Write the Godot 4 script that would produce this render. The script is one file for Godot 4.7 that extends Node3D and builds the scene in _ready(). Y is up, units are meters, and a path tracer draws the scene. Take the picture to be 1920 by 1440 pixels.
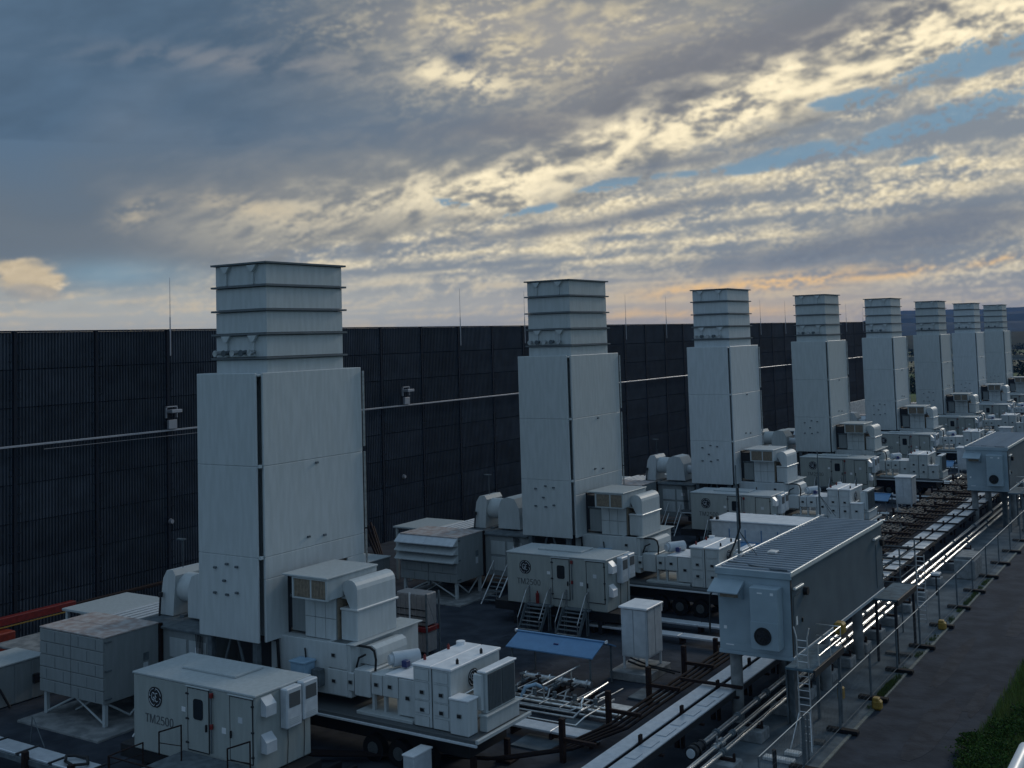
extends Node3D
# A gas turbine yard at dusk, seen from a roof. Lengths in the calls below are in yard units; K turns one into metres.
const K := 0.8
const D := 30.733          # pitch of the turbine units along the yard
const N := 8               # units in view
const YAW := 0.5704        # heading, from +X (along the yard) towards -Z (towards the wall)

var M := {}
var names := {}
var org := Vector3.ZERO
var rng := RandomNumberGenerator.new()
const ORD := ["nearest", "second", "third", "fourth", "fifth", "sixth", "seventh", "farthest"]


func _ready() -> void:
	rng.seed = 7
	camera_and_sky()
	materials()
	land()
	wall()
	stacks()
	control_houses()
	filter_houses()
	plenums()
	hoods()
	generators()
	yard_things()
	switch_houses()
	pipes_and_trays()
	fence()
	verge()
	small_things()


# ---------------------------------------------------------------- camera, sky, sun
func camera_and_sky() -> void:
	var cam := Camera3D.new()
	cam.name = "camera"
	add_child(cam)
	var cy := cos(YAW); var sy := sin(YAW); var p := 0.0649; var r := -0.0296
	var f := Vector3(cy * cos(p), sin(p), -sy * cos(p))
	var r0 := Vector3(sy, 0, cy)
	var u0 := Vector3(-cy * sin(p), cos(p), sy * sin(p))
	var right := r0 * cos(r) + u0 * sin(r)
	var up := u0 * cos(r) - r0 * sin(r)
	cam.transform = Transform3D(Basis(right, up, -f), Vector3(0, 19.2 * K, 0))
	cam.projection = Camera3D.PROJECTION_FRUSTUM
	cam.near = 0.5
	cam.far = 30000.0
	cam.size = 1440.0 / 2092.4 * cam.near
	cam.frustum_offset = Vector2(0, -220.0 / 2092.4 * cam.near)
	cam.current = true

	var env := Environment.new()
	env.background_mode = Environment.BG_SKY
	env.tonemap_mode = Environment.TONE_MAPPER_LINEAR
	env.tonemap_exposure = 1.0
	env.sdfgi_enabled = true
	env.ssao_enabled = true
	env.ssil_enabled = true
	env.fog_enabled = true
	env.fog_density = 0.0001
	env.fog_light_color = Color(0.38, 0.58, 0.85)
	var sky := Sky.new()
	var sm := PanoramaSkyMaterial.new()
	sm.panorama = sky_texture()
	sky.sky_material = sm
	env.sky = sky
	var we := WorldEnvironment.new()
	we.name = "environment"
	we.environment = env
	add_child(we)

	var sun := DirectionalLight3D.new()
	sun.name = "sun"
	sun.light_energy = 0.3
	sun.light_color = Color(1.0, 0.97, 0.92)
	sun.light_angular_distance = 12.0
	sun.shadow_enabled = true
	add_child(sun)
	# low behind the clouds, ahead and a little to the right
	var to := Vector3(cos(0.12), 0.42, sin(0.12)).normalized()
	sun.look_at_from_position(to * 100.0, Vector3.ZERO)


var na := FastNoiseLite.new()
var nb := FastNoiseLite.new()
var nc := FastNoiseLite.new()

func blob(x: float, y: float, cx: float, cy: float, rx: float, ry: float, slope := 0.0) -> float:
	var dx := (x - cx) / rx
	var dy := (y - cy - slope * (x - cx)) / ry
	return exp(-dx * dx - dy * dy)

func over(a: Vector3, b: Vector3, t: float) -> Vector3:
	return a.lerp(b, clampf(t, 0.0, 1.0))

# Radiance of the evening sky. x runs to the right with the azimuth, y downwards with falling height; 1920 x 700 of it is in view.
func sky_at(x: float, y: float) -> Vector3:
	var sy: float = maxf(697.0 - y, 1.0)
	var bb := (x + 1140.0) / (sy + 60.0)
	var aa := 900.0 / (sy + 60.0)
	var wx := nc.get_noise_2d(x * 0.9, y * 1.6) * 40.0
	var wy := nc.get_noise_2d(x * 0.9 + 900.0, y * 1.6 - 300.0) * 14.0
	var n1 := na.get_noise_2d(bb * 60.0 + wx * 0.15, aa * 110.0)                 # streaks across the cloud deck
	var n2 := nb.get_noise_2d((x + wx) * 1.0, (y + wy + 0.2 * x) * 2.6)          # puffs
	var n3 := nb.get_noise_2d((x + wx) * 3.0 + 500.0, (y + wy + 0.24 * x) * 8.5)  # fine ripples
	var n5 := nb.get_noise_2d((x + wx * 0.6) * 8.0 - 900.0, (y + wy * 0.6 + 0.22 * x) * 17.0)
	var patch := smoothstep(-0.38, 0.3, nc.get_noise_2d(x * 1.1 + 333.0, (y + 0.25 * x) * 2.6))
	n3 = (n3 * 0.85 + n5 * 0.42) * lerpf(0.22, 1.0, patch)
	var n4 := nc.get_noise_2d(x * 0.5 - 700.0, y * 0.9 + 200.0)
	var line := 350.0 - (0.36 if x > 1000.0 else 0.15) * (x - 1000.0)
	var t := y - line + n2 * 45.0
	var deep := Vector3(0.085, 0.142, 0.215)
	var grey := Vector3(0.20, 0.225, 0.25)
	var cream := Vector3(0.95, 0.83, 0.58)
	var blue := Vector3(0.19, 0.315, 0.43)
	# the upper bank: slate blue on the left, lighter and broken towards the right
	var c := over(deep, grey, smoothstep(250.0, 1050.0, x + 0.55 * (y - 60.0) + n4 * 300.0) * 0.85)
	c *= 1.0 + 0.16 * n4 + 0.10 * n2
	c = over(c, Vector3(0.085, 0.15, 0.235), 0.75 * blob(x, y, 800, 250, 330, 75, -0.02))
	c = over(c, Vector3(0.30, 0.30, 0.31), 0.55 * blob(x, y, 520, 110, 300, 26, 0.06) * clampf(0.5 + n2 * 1.6, 0.0, 1.0))
	c = over(c, Vector3(0.15, 0.185, 0.22), 0.85 * smoothstep(250.0, 420.0, y + n4 * 60.0))
	c = over(c, Vector3(0.25, 0.26, 0.265), 0.75 * smoothstep(-190.0, -40.0, t) * smoothstep(-100.0, 620.0, x + n4 * 200.0))
	var up := blob(x, y, 1130, 110, 330, 105, 0.0) + 0.8 * blob(x, y, 900, 20, 260, 60) + 0.5 * blob(x, y, 1330, 40, 200, 60)
	c = over(c, Vector3(0.33, 0.325, 0.32), 0.8 * up)
	c = over(c, cream * (0.66 + 0.3 * n3), minf(up, 1.0) * smoothstep(-0.3, 0.55, n2 * 0.8 + n3 * 0.85) * 0.85)
	c = over(c, cream * 0.95, 1.1 * (blob(x, y, 815, 108, 46, 40, -0.5) + blob(x, y, 890, 142, 90, 22, 0.25)) * clampf(0.55 + n3 * 1.5 + n2, 0.0, 1.0))
	c = over(c, Vector3(0.10, 0.145, 0.22), blob(x, y, 872, 100, 40, 20, 0.1) * 0.9)
	c = over(c, Vector3(0.185, 0.2, 0.23) * (1.0 + 0.25 * n2), 0.92 * exp(-pow((t + 118.0 + 30.0 * n2) / 62.0, 2.0)) * smoothstep(880.0, 1250.0, x))
	c = over(c, Vector3(0.2, 0.21, 0.235), 0.8 * blob(x, y, 1400, 95, 190, 36, -0.2) + 0.7 * blob(x, y, 1040, 232, 240, 30, -0.05) + 0.6 * blob(x, y, 1620, 30, 150, 40, -0.2))
	# the bright edge of the bank
	var edge := exp(-pow((t - 4.0) / 52.0, 2.0)) * smoothstep(620.0, 1150.0, x) + 0.55 * exp(-pow((t + 6.0) / 42.0, 2.0)) * smoothstep(200.0, 700.0, x)
	edge += 0.5 * exp(-pow((t + 50.0) / 40.0, 2.0)) * smoothstep(1450.0, 1750.0, x)
	c = over(c, cream * (0.98 + 0.22 * n3 + 0.25 * n2), minf(edge, 1.0) * smoothstep(-0.55, 0.3, n2 * 0.9 + n3 * 0.7))
	# the rippled deck below it
	var low := smoothstep(30.0, 85.0, t) * smoothstep(260.0, 520.0, x + n4 * 120.0)
	var ripple := smoothstep(-0.5, 0.6, n1 * 0.85 + n3 * 0.8 + n2 * 0.45)
	var deck := over(Vector3(0.235, 0.27, 0.31), cream * (0.88 + 0.4 * n5), pow(ripple, 1.4) * (1.0 - 0.35 * smoothstep(440.0, 600.0, y)))
	c = over(c, deck, low)
	# gaps of open sky
	var gap := blob(x, y, 1850, 105, 150, 34, -0.28) + blob(x, y, 1610, 186, 80, 17, -0.12) + 1.1 * blob(x, y, 1475, 292, 110, 20, -0.2) + 1.1 * blob(x, y, 1790, 218, 170, 26, -0.32)
	gap += 0.9 * blob(x, y, 1150, 345, 90, 11, -0.2) + 0.8 * blob(x, y, 1010, 392, 70, 9, -0.2) + 0.75 * blob(x, y, 850, 380, 40, 10, 0.2) + 0.6 * blob(x, y, 1730, 300, 60, 9, -0.2) + 0.6 * blob(x, y, 1330, 322, 90, 9, -0.1)
	c = over(c, blue, 0.92 * smoothstep(0.34, 0.66, gap * (1.0 + n3 * 2.2 + n2 * 1.1)))
	# grey undersides lower right
	var g := 0.85 * blob(x, y, 1830, 405, 240, 42, -0.14) + 0.9 * blob(x, y, 1560, 478, 330, 34, -0.1) + 0.7 * blob(x, y, 1300, 300, 0.1 + 190, 16, -0.18) + 0.75 * blob(x, y, 1250, 392, 190, 16, -0.2) + 0.65 * blob(x, y, 960, 440, 160, 12, -0.12)
	c = over(c, Vector3(0.165, 0.20, 0.255), clampf(g * (1.0 + n3 * 1.1 + n1 * 0.8), 0.0, 1.0) * 0.92)
	# low bank near the horizon, lilac on the right and pale on the left
	var h := smoothstep(478.0, 585.0, y + n2 * 26.0)
	c = over(c, over(Vector3(0.48, 0.485, 0.45), Vector3(0.37, 0.365, 0.37), smoothstep(300.0, 1500.0, x)), h * 0.85)
	c = over(c, Vector3(0.62, 0.53, 0.39), 0.75 * h * clampf(n1 * 1.7 + n3 * 1.2 + 0.05, 0.0, 1.0))
	c = over(c, Vector3(0.66, 0.52, 0.36), 0.5 * blob(x, y, 1420, 580, 300, 45))
	var o1 := exp(-pow((y - (548.0 - 0.085 * (x - 1250.0)) + n2 * 12.0) / 13.0, 2.0)) * smoothstep(1100.0, 1350.0, x) * (1.0 - smoothstep(1690.0, 1800.0, x))
	var o2 := exp(-pow((y - (492.0 - 0.16 * (x - 1850.0)) + n2 * 8.0) / 8.0, 2.0)) * smoothstep(1750.0, 1900.0, x)
	var o3 := exp(-pow((y - (588.0 - 0.03 * (x - 1250.0)) + n2 * 9.0) / 9.0, 2.0)) * smoothstep(1050.0, 1200.0, x) * (1.0 - smoothstep(1420.0, 1540.0, x))
	c = over(c, Vector3(0.92, 0.58, 0.25), (0.85 * o1 + 0.8 * o2 + 0.55 * o3) * clampf(0.55 + n3 * 1.6 + n1, 0.0, 1.0))
	# fair-weather cumulus on the left, and soft puffs above it
	c = over(c, Vector3(0.21, 0.33, 0.42), 0.8 * blob(x, y, 210, 515, 150, 30, 0.0))
	var cu := blob(x, y, 55, 520, 92, 40, 0.12) + n2 * 0.35 + n3 * 0.22
	c = over(c, Vector3(0.70, 0.58, 0.40) * (0.85 + 0.5 * n3), smoothstep(0.4, 0.72, cu))
	c = over(c, Vector3(0.36, 0.35, 0.33), smoothstep(0.45, 0.8, blob(x, y, 60, 548, 80, 22, 0.1)) * 0.7)
	c = over(c, Vector3(0.62, 0.53, 0.38), 0.75 * (blob(x, y, 262, 395, 46, 26, -0.3) + blob(x, y, 500, 392, 120, 22, 0.14)) * clampf(0.4 + n2 * 1.2 + n3 * 1.1, 0.0, 1.0))
	return c.max(Vector3(0.02, 0.03, 0.05))


func sky_texture() -> ImageTexture:
	for n in [na, nb, nc]:
		n.noise_type = FastNoiseLite.TYPE_SIMPLEX_SMOOTH
		n.fractal_type = FastNoiseLite.FRACTAL_FBM
	na.seed = 11; na.frequency = 0.012; na.fractal_octaves = 4
	nb.seed = 23; nb.frequency = 0.008; nb.fractal_octaves = 5; nb.fractal_gain = 0.55
	nc.seed = 5; nc.frequency = 0.0035; nc.fractal_octaves = 3
	var heading := PI / 2.0 - YAW
	var small := Image.create(512, 256, false, Image.FORMAT_RGBF)
	paint_sky(small, 0, 512, 0, 128, heading)
	for j in range(128, 256):
		for i in 512:
			small.set_pixel(i, j, Color(0.03, 0.04, 0.05))
	small.resize(4096, 2048, Image.INTERPOLATE_BILINEAR)
	var mid := int(heading / TAU * 4096.0)
	paint_sky(small, mid - 330, mid + 330, 770, 1024, heading)
	return ImageTexture.create_from_image(small)


func paint_sky(im: Image, i0: int, i1: int, j0: int, j1: int, heading: float) -> void:
	var w := float(im.get_width())
	var hh := float(im.get_height())
	for i in range(i0, i1):
		var az := wrapf((i + 0.5) / w * TAU - heading, -PI, PI)
		var x := 960.0 + 2092.0 * (tan(az) if absf(az) < 0.6 else signf(az) * (0.684 + 1.35 * (absf(az) - 0.6)))
		var far := smoothstep(0.75, 1.6, az) + smoothstep(0.55, 1.2, -az)
		for j in range(j0, j1):
			var el := (0.5 - (j + 0.5) / hh) * PI
			var sy := 2092.0 * tan(minf(el, 0.5)) / maxf(cos(minf(absf(az), 0.6)), 0.3)
			var y := 636.0 - 0.0293 * clampf(x - 960.0, -1200.0, 1200.0) - sy
			var c := sky_at(clampf(x, -900.0, 2500.0), maxf(y, -260.0))
			# overhead and behind: slate-blue cloud, made brighter than in view to light near faces
			var back := Vector3(0.20, 0.30, 0.42) * (1.0 + 0.25 * nc.get_noise_2d(az * 400.0, el * 700.0))
			c = c.lerp(back, clampf(maxf(far, smoothstep(0.34, 0.75, el)), 0.0, 1.0))
			im.set_pixel(i, j, Color(c.x, c.y, c.z))


# ---------------------------------------------------------------- helpers
func S() -> SurfaceTool:
	var s := SurfaceTool.new()
	s.begin(Mesh.PRIMITIVE_TRIANGLES)
	return s

func put(s: SurfaceTool, p: Vector3, n: Vector3) -> void:
	s.set_normal(n)
	s.add_vertex((p - org) * K)

func tri(s: SurfaceTool, a: Vector3, b: Vector3, c: Vector3, n: Vector3) -> void:
	var f := (b - a).cross(c - a)
	if f.dot(n) > 0.0:
		var h := b; b = c; c = h
	n = -(b - a).cross(c - a).normalized()
	put(s, a, n); put(s, b, n); put(s, c, n)

func quad(s: SurfaceTool, a: Vector3, b: Vector3, c: Vector3, d: Vector3, n: Vector3) -> void:
	tri(s, a, b, c, n); tri(s, a, c, d, n)

func box(s: SurfaceTool, a: Vector3, b: Vector3, c := 0.025) -> void:
	var lo := a.min(b); var hi := a.max(b)
	var ce := (lo + hi) / 2.0; var h := (hi - lo) / 2.0
	c = minf(c, 0.4 * minf(h.x, minf(h.y, h.z)))
	for i in 3:
		var j := (i + 1) % 3; var k := (i + 2) % 3
		for si: float in [-1.0, 1.0]:
			var v := [Vector3(), Vector3(), Vector3(), Vector3()]
			var sg := [[-1.0, -1.0], [1.0, -1.0], [1.0, 1.0], [-1.0, 1.0]]
			for q in 4:
				var t := Vector3()
				t[i] = si * h[i]; t[j] = sg[q][0] * (h[j] - c); t[k] = sg[q][1] * (h[k] - c)
				v[q] = ce + t
			var n := Vector3(); n[i] = si
			quad(s, v[0], v[1], v[2], v[3], n)
			if c > 0.008:
				for sj: float in [-1.0, 1.0]:
					var e := [Vector3(), Vector3(), Vector3(), Vector3()]
					for q in 4:
						var t := Vector3()
						t[i] = si * (h[i] if q < 2 else h[i] - c)
						t[j] = sj * (h[j] - c if q < 2 else h[j])
						t[k] = (-1.0 if q == 0 or q == 3 else 1.0) * (h[k] - c)
						e[q] = ce + t
					var m := Vector3(); m[i] = si; m[j] = sj
					quad(s, e[0], e[1], e[2], e[3], m)
	if c > 0.008:
		for sx: float in [-1.0, 1.0]:
			for sy: float in [-1.0, 1.0]:
				for sz: float in [-1.0, 1.0]:
					var g := Vector3(sx, sy, sz)
					tri(s, ce + g * (h - Vector3(0, c, c)), ce + g * (h - Vector3(c, 0, c)), ce + g * (h - Vector3(c, c, 0)), g)

func cyl(s: SurfaceTool, p: Vector3, q: Vector3, r: float, n := 8, r2 := -1.0) -> void:
	if r2 < 0.0: r2 = r
	var d := (q - p).normalized()
	var u := d.cross(Vector3.UP if absf(d.y) < 0.9 else Vector3.RIGHT).normalized()
	var w := d.cross(u)
	for i in n:
		var a := TAU * i / n; var b := TAU * (i + 1) / n
		var ea := u * cos(a) + w * sin(a); var eb := u * cos(b) + w * sin(b)
		var pa := p + ea * r; var pb := p + eb * r; var qa := q + ea * r2; var qb := q + eb * r2
		var m := (ea + eb).normalized()
		for tr in [[pa, ea, pb, eb, qb, eb], [pa, ea, qb, eb, qa, ea]]:
			var f: Vector3 = (tr[2] - tr[0]).cross(tr[4] - tr[0])
			if f.dot(m) > 0.0:
				put(s, tr[0], tr[1]); put(s, tr[4], tr[5]); put(s, tr[2], tr[3])
			else:
				put(s, tr[0], tr[1]); put(s, tr[2], tr[3]); put(s, tr[4], tr[5])
		tri(s, p, pa, pb, -d)
		tri(s, q, qa, qb, d)

func path(s: SurfaceTool, pts: Array, r: float, n := 6) -> void:
	for i in pts.size() - 1:
		var d: Vector3 = (pts[i + 1] - pts[i]).normalized() * r * 0.4
		cyl(s, pts[i] - d, pts[i + 1] + d, r, n)

# A polygon pushed along an axis. axis 0: points are (z, y); 1: (x, z); 2: (x, y).
func prism(s: SurfaceTool, pts: Array, axis: int, a: float, b: float) -> void:
	var pv := PackedVector2Array(pts)
	if not Geometry2D.is_polygon_clockwise(pv): pv.reverse()
	var at := func(p: Vector2, t: float) -> Vector3:
		return Vector3(t, p.y, p.x) if axis == 0 else Vector3(p.x, t, p.y) if axis == 1 else Vector3(p.x, p.y, t)
	var dir := Vector3(); dir[axis] = 1.0
	var ix := Geometry2D.triangulate_polygon(pv)
	for i in range(0, ix.size(), 3):
		tri(s, at.call(pv[ix[i]], a), at.call(pv[ix[i + 1]], a), at.call(pv[ix[i + 2]], a), dir * signf(a - b))
		tri(s, at.call(pv[ix[i]], b), at.call(pv[ix[i + 1]], b), at.call(pv[ix[i + 2]], b), dir * signf(b - a))
	for i in pv.size():
		var p := pv[i]; var q := pv[(i + 1) % pv.size()]
		var e := q - p
		var o: Vector3 = at.call(p + Vector2(-e.y, e.x), 0.0) - at.call(p, 0.0)
		if Geometry2D.is_point_in_polygon((p + q) / 2.0 + Vector2(-e.y, e.x).normalized() * 0.002, pv): o = -o
		quad(s, at.call(p, a), at.call(q, a), at.call(q, b), at.call(p, b), o)

func numbered(called: String) -> String:
	var n: int = names.get(called, 0)
	names[called] = n + 1
	return called if n == 0 else "%s_%03d" % [called, n]

func tag(o: Node, label: String, category: String, group := "") -> void:
	o.set_meta("label", label); o.set_meta("category", category)
	if group: o.set_meta("group", group)

func thing(called: String, label: String, category: String, at: Vector3, group := "") -> Node3D:
	var o := Node3D.new()
	o.name = numbered(called)
	add_child(o)
	org = at
	o.position = at * K
	tag(o, label, category, group)
	return o

func part(called: String, s: SurfaceTool, m: Material, parent: Node) -> MeshInstance3D:
	var o := MeshInstance3D.new()
	o.name = called
	o.mesh = s.commit()
	o.material_override = m
	parent.add_child(o, true)
	return o

func pbox(called: String, a: Vector3, b: Vector3, m: Material, parent: Node, c := 0.025) -> MeshInstance3D:
	var s := S(); box(s, a, b, c)
	return part(called, s, m, parent)

func single(called: String, s: SurfaceTool, m: Material, at: Vector3, label: String, category: String, group := "") -> MeshInstance3D:
	var o := part(numbered(called), s, m, self)
	o.position = at * K
	tag(o, label, category, group)
	return o

func struct(called: String, s: SurfaceTool, m: Material) -> MeshInstance3D:
	var o := part(numbered(called), s, m, self)
	o.position = org * K
	o.set_meta("kind", "structure")
	return o

func again(o: Node3D, kind: String, off: Vector3, label: String) -> Node3D:
	var c: Node3D = o.duplicate()
	c.name = numbered(kind)
	add_child(c)
	c.position = o.position + off * K
	c.set_meta("label", label)
	return c

func row(o: Node3D, kind: String, from: int, to: int, text: String) -> void:
	for n in range(from + 1, to + 1):
		var c := again(o, kind, Vector3(D * (n - from), 0, 0), text % ORD[n])
		# no two units have weathered alike
		for m in c.find_children("*", "MeshInstance3D", true, false):
			for key: String in ["clad", "paint", "house"]:
				if m.material_override == M[key]: m.material_override = M["%s%d" % [key, n % 4]]

func V(x: float, y: float, z: float) -> Vector3:
	return Vector3(x, y, z)

func lettering(called: String, text: String, at: Vector3, size: float, facing_x: bool, m: Material, parent: Node, bold := false, font := "Droid Sans") -> MeshInstance3D:
	var t := TextMesh.new()
	var f := SystemFont.new(); f.font_names = [font]
	if bold: f.font_weight = 700
	t.font = f; t.text = text; t.font_size = 64; t.pixel_size = size * K / 64.0; t.depth = 0.012; t.curve_step = 4.0
	var o := MeshInstance3D.new()
	o.name = called; o.mesh = t; o.material_override = m
	o.transform = Transform3D(Basis(Vector3(0, 0, 1), Vector3.UP, Vector3(-1, 0, 0)) if facing_x else Basis(), (at - org) * K)
	parent.add_child(o, true)
	return o


# ---------------------------------------------------------------- materials
func noise_tex(seed_: int, freq: float, lo: Color, hi: Color, oct := 5, bump := false) -> NoiseTexture2D:
	var n := FastNoiseLite.new()
	n.seed = seed_; n.frequency = freq; n.fractal_octaves = oct; n.noise_type = FastNoiseLite.TYPE_SIMPLEX_SMOOTH
	var t := NoiseTexture2D.new()
	t.noise = n; t.width = 512; t.height = 512; t.seamless = true
	if bump:
		t.as_normal_map = true; t.bump_strength = 4.0
	else:
		var g := Gradient.new()
		g.colors = PackedColorArray([lo, hi]); g.offsets = PackedFloat32Array([0.25, 0.75])
		t.color_ramp = g
	return t

func mat(key: String, c: Color, rough := 0.6, metal := 0.0, tex: Texture2D = null, scale := 0.12, bump: Texture2D = null, bs := 0.4) -> StandardMaterial3D:
	var m := StandardMaterial3D.new()
	m.resource_name = key
	m.albedo_color = c.linear_to_srgb()
	m.roughness = rough; m.metallic = metal
	if tex: m.albedo_texture = tex
	if bump:
		m.normal_enabled = true; m.normal_texture = bump; m.normal_scale = bs
	if tex or bump:
		m.uv1_triplanar = true; m.uv1_world_triplanar = true; m.uv1_scale = Vector3.ONE * scale
	if m.roughness > 0.7: m.metallic_specular = 0.25
	M[key] = m
	return m

# rain streaks: the texture is drawn out along the height
func upright(m: StandardMaterial3D) -> void:
	m.uv1_scale = Vector3(0.35, 0.05, 0.35)

func materials() -> void:
	var soft := noise_tex(3, 0.012, Color(0.93, 0.935, 0.94), Color(1, 1, 1))
	var streak := noise_tex(43, 0.02, Color(0.955, 0.957, 0.955), Color(1, 1, 1), 4)
	var dirt := noise_tex(9, 0.02, Color(0.84, 0.84, 0.84), Color(1, 1, 1))
	var rusty := noise_tex(15, 0.014, Color(0.88, 0.80, 0.77), Color(1, 1, 1))
	var tar := noise_tex(21, 0.02, Color(0.80, 0.81, 0.82), Color(1, 1, 1), 6)
	var grain := noise_tex(31, 0.09, Color.BLACK, Color.WHITE, 4, true)
	var dents := noise_tex(37, 0.012, Color.BLACK, Color.WHITE, 3, true)
	upright(mat("clad", Color(0.515, 0.555, 0.565), 0.5, 0.0, streak, 0.2, dents, 0.12))
	upright(mat("paint", Color(0.42, 0.46, 0.47), 0.5, 0.0, streak, 0.2, dents, 0.10))
	upright(mat("house", Color(0.34, 0.37, 0.355), 0.5, 0.0, streak, 0.2, dents, 0.10))
	for key: String in ["clad", "paint", "house"]:
		for i in 4:
			var w: StandardMaterial3D = M[key].duplicate()
			var f: float = [1.0, 0.96, 1.02, 0.98][i]
			w.resource_name = "%s%d" % [key, i]
			w.albedo_color = Color(w.albedo_color.r * f, w.albedo_color.g * f, w.albedo_color.b * (f + [0.0, -0.004, 0.006, -0.008][i]))
			w.uv1_offset = Vector3(0.31, 0.17, 0.43) * i
			M["%s%d" % [key, i]] = w
	mat("white", Color(0.82, 0.83, 0.84), 0.4, 0.0, soft, 0.2)
	mat("ac", Color(0.56, 0.60, 0.63), 0.45, 0.0, soft, 0.3)
	upright(mat("filter", Color(0.235, 0.26, 0.265), 0.6, 0.0, streak, 0.2, dents, 0.15))
	mat("rust_roof", Color(0.46, 0.435, 0.42), 0.55, 0.0, rusty, 0.25)
	mat("tan", Color(0.28, 0.23, 0.17), 0.7, 0.0, dirt, 0.5)
	mat("steel", Color(0.13, 0.155, 0.17), 0.75, 0.0, dirt, 0.2)
	mat("flange", Color(0.16, 0.178, 0.187), 0.8, 0.0, soft, 0.2)
	mat("dark", Color(0.012, 0.013, 0.016), 0.6)
	mat("grille", Color(0.075, 0.085, 0.09), 0.6)
	mat("black", Color(0.008, 0.008, 0.009), 0.7)
	mat("brown", Color(0.030, 0.019, 0.017), 0.75, 0.0, dirt, 0.6)
	mat("red", Color(0.20, 0.013, 0.010), 0.5, 0.0, dirt, 0.4)
	mat("orange", Color(0.26, 0.03, 0.012), 0.5, 0.0, dirt, 0.4)
	mat("yellow", Color(0.34, 0.21, 0.03), 0.6, 0.0, dirt, 0.7)
	mat("galv", Color(0.55, 0.57, 0.58), 0.32, 0.85, dirt, 0.4, dents, 0.15)
	mat("chrome", Color(0.88, 0.87, 0.84), 0.3, 1.0, soft, 0.5, dents, 0.10)
	mat("tray", Color(0.70, 0.74, 0.78), 0.36, 0.45, soft, 0.35, dents, 0.25)
	mat("gloss_blue", Color(0.11, 0.25, 0.44), 0.45, 0.0, soft, 0.3)
	mat("skyblue", Color(0.30, 0.46, 0.60), 0.45, 0.0, soft, 0.3)
	mat("navy", Color(0.02, 0.03, 0.12), 0.5)
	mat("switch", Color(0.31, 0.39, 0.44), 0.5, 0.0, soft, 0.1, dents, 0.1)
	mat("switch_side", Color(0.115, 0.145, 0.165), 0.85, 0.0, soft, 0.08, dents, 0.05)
	mat("decking", Color(0.10, 0.155, 0.19), 0.8, 0.0, dirt, 0.2)
	mat("roofing", Color(0.34, 0.38, 0.42), 0.45, 0.2, soft, 0.12)
	mat("edge", Color(0.66, 0.68, 0.68), 0.4, 0.2)
	for i in 3:
		mat("wall%d" % i, Color(0.056, 0.067, 0.083) * (0.86 + 0.14 * i), 0.8, 0.0, dirt, 0.05)
	mat("wall_post", Color(0.020, 0.025, 0.034), 0.8)
	mat("conduit", Color(0.45, 0.45, 0.48), 0.4, 0.5)
	mat("concrete", Color(0.27, 0.28, 0.28), 0.85, 0.0, tar, 0.12, grain, 0.2)
	mat("block", Color(0.28, 0.30, 0.31), 0.9, 0.0, dirt, 0.25, grain, 0.2)
	mat("yard", Color(0.048, 0.056, 0.070), 0.92, 0.0, tar, 0.05, grain, 0.12)
	mat("path", Color(0.135, 0.165, 0.185), 0.95, 0.0, tar, 0.07, grain, 0.15)
	mat("road", Color(0.044, 0.053, 0.068), 0.95, 0.0, tar, 0.06, grain, 0.10)
	mat("patch", Color(0.040, 0.047, 0.060), 0.9, 0.0, tar, 0.1, grain, 0.12)
	mat("kerb", Color(0.22, 0.23, 0.21), 0.85, 0.0, dirt, 0.3)
	mat("soil", Color(0.035, 0.05, 0.018), 0.95, 0.0, dirt, 0.3)
	mat("wrap", Color(0.30, 0.28, 0.27), 0.35, 0.0, soft, 0.6, dents, 0.8)
	mat("rubber", Color(0.014, 0.014, 0.015), 0.8)
	mat("cable", Color(0.016, 0.012, 0.012), 0.9)
	mat("board", Color(0.70, 0.70, 0.68), 0.6, 0.0, dirt, 0.2)
	mat("glass", Color(0.02, 0.025, 0.03), 0.12)
	mat("ladder", Color(0.7, 0.71, 0.72), 0.35, 0.6)
	mat("timber", Color(0.13, 0.13, 0.125), 0.8, 0.0, dirt, 0.6)
	mat("bark", Color(0.05, 0.04, 0.03), 0.9)
	var fields := [Color(0.09, 0.13, 0.045), Color(0.17, 0.16, 0.09), Color(0.06, 0.09, 0.04), Color(0.22, 0.20, 0.13), Color(0.08, 0.11, 0.06)]
	for i in fields.size():
		mat("field%d" % i, fields[i], 0.95, 0.0, dirt, 0.01)
	mat("wood", Color(0.02, 0.034, 0.024), 1.0, 0.0, dirt, 0.006)
	mat("hill", Color(0.026, 0.056, 0.078), 0.95, 0.0, dirt, 0.0015)  # blue of distant haze painted into the hill colour, on top of the fog
	var leaf := mat("leaf", Color(0.05, 0.10, 0.022), 0.95)
	leaf.vertex_color_use_as_albedo = true
	leaf.backlight_enabled = true; leaf.backlight = Color(0.03, 0.05, 0.01)
	mat("blade", Color(0.085, 0.14, 0.03), 0.7).vertex_color_use_as_albedo = true


# ---------------------------------------------------------------- land
func sheet(s: SurfaceTool, x0: float, z0: float, x1: float, z1: float, y: float) -> void:
	quad(s, V(x0, y, z0), V(x1, y, z0), V(x1, y, z1), V(x0, y, z1), Vector3.UP)

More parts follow.
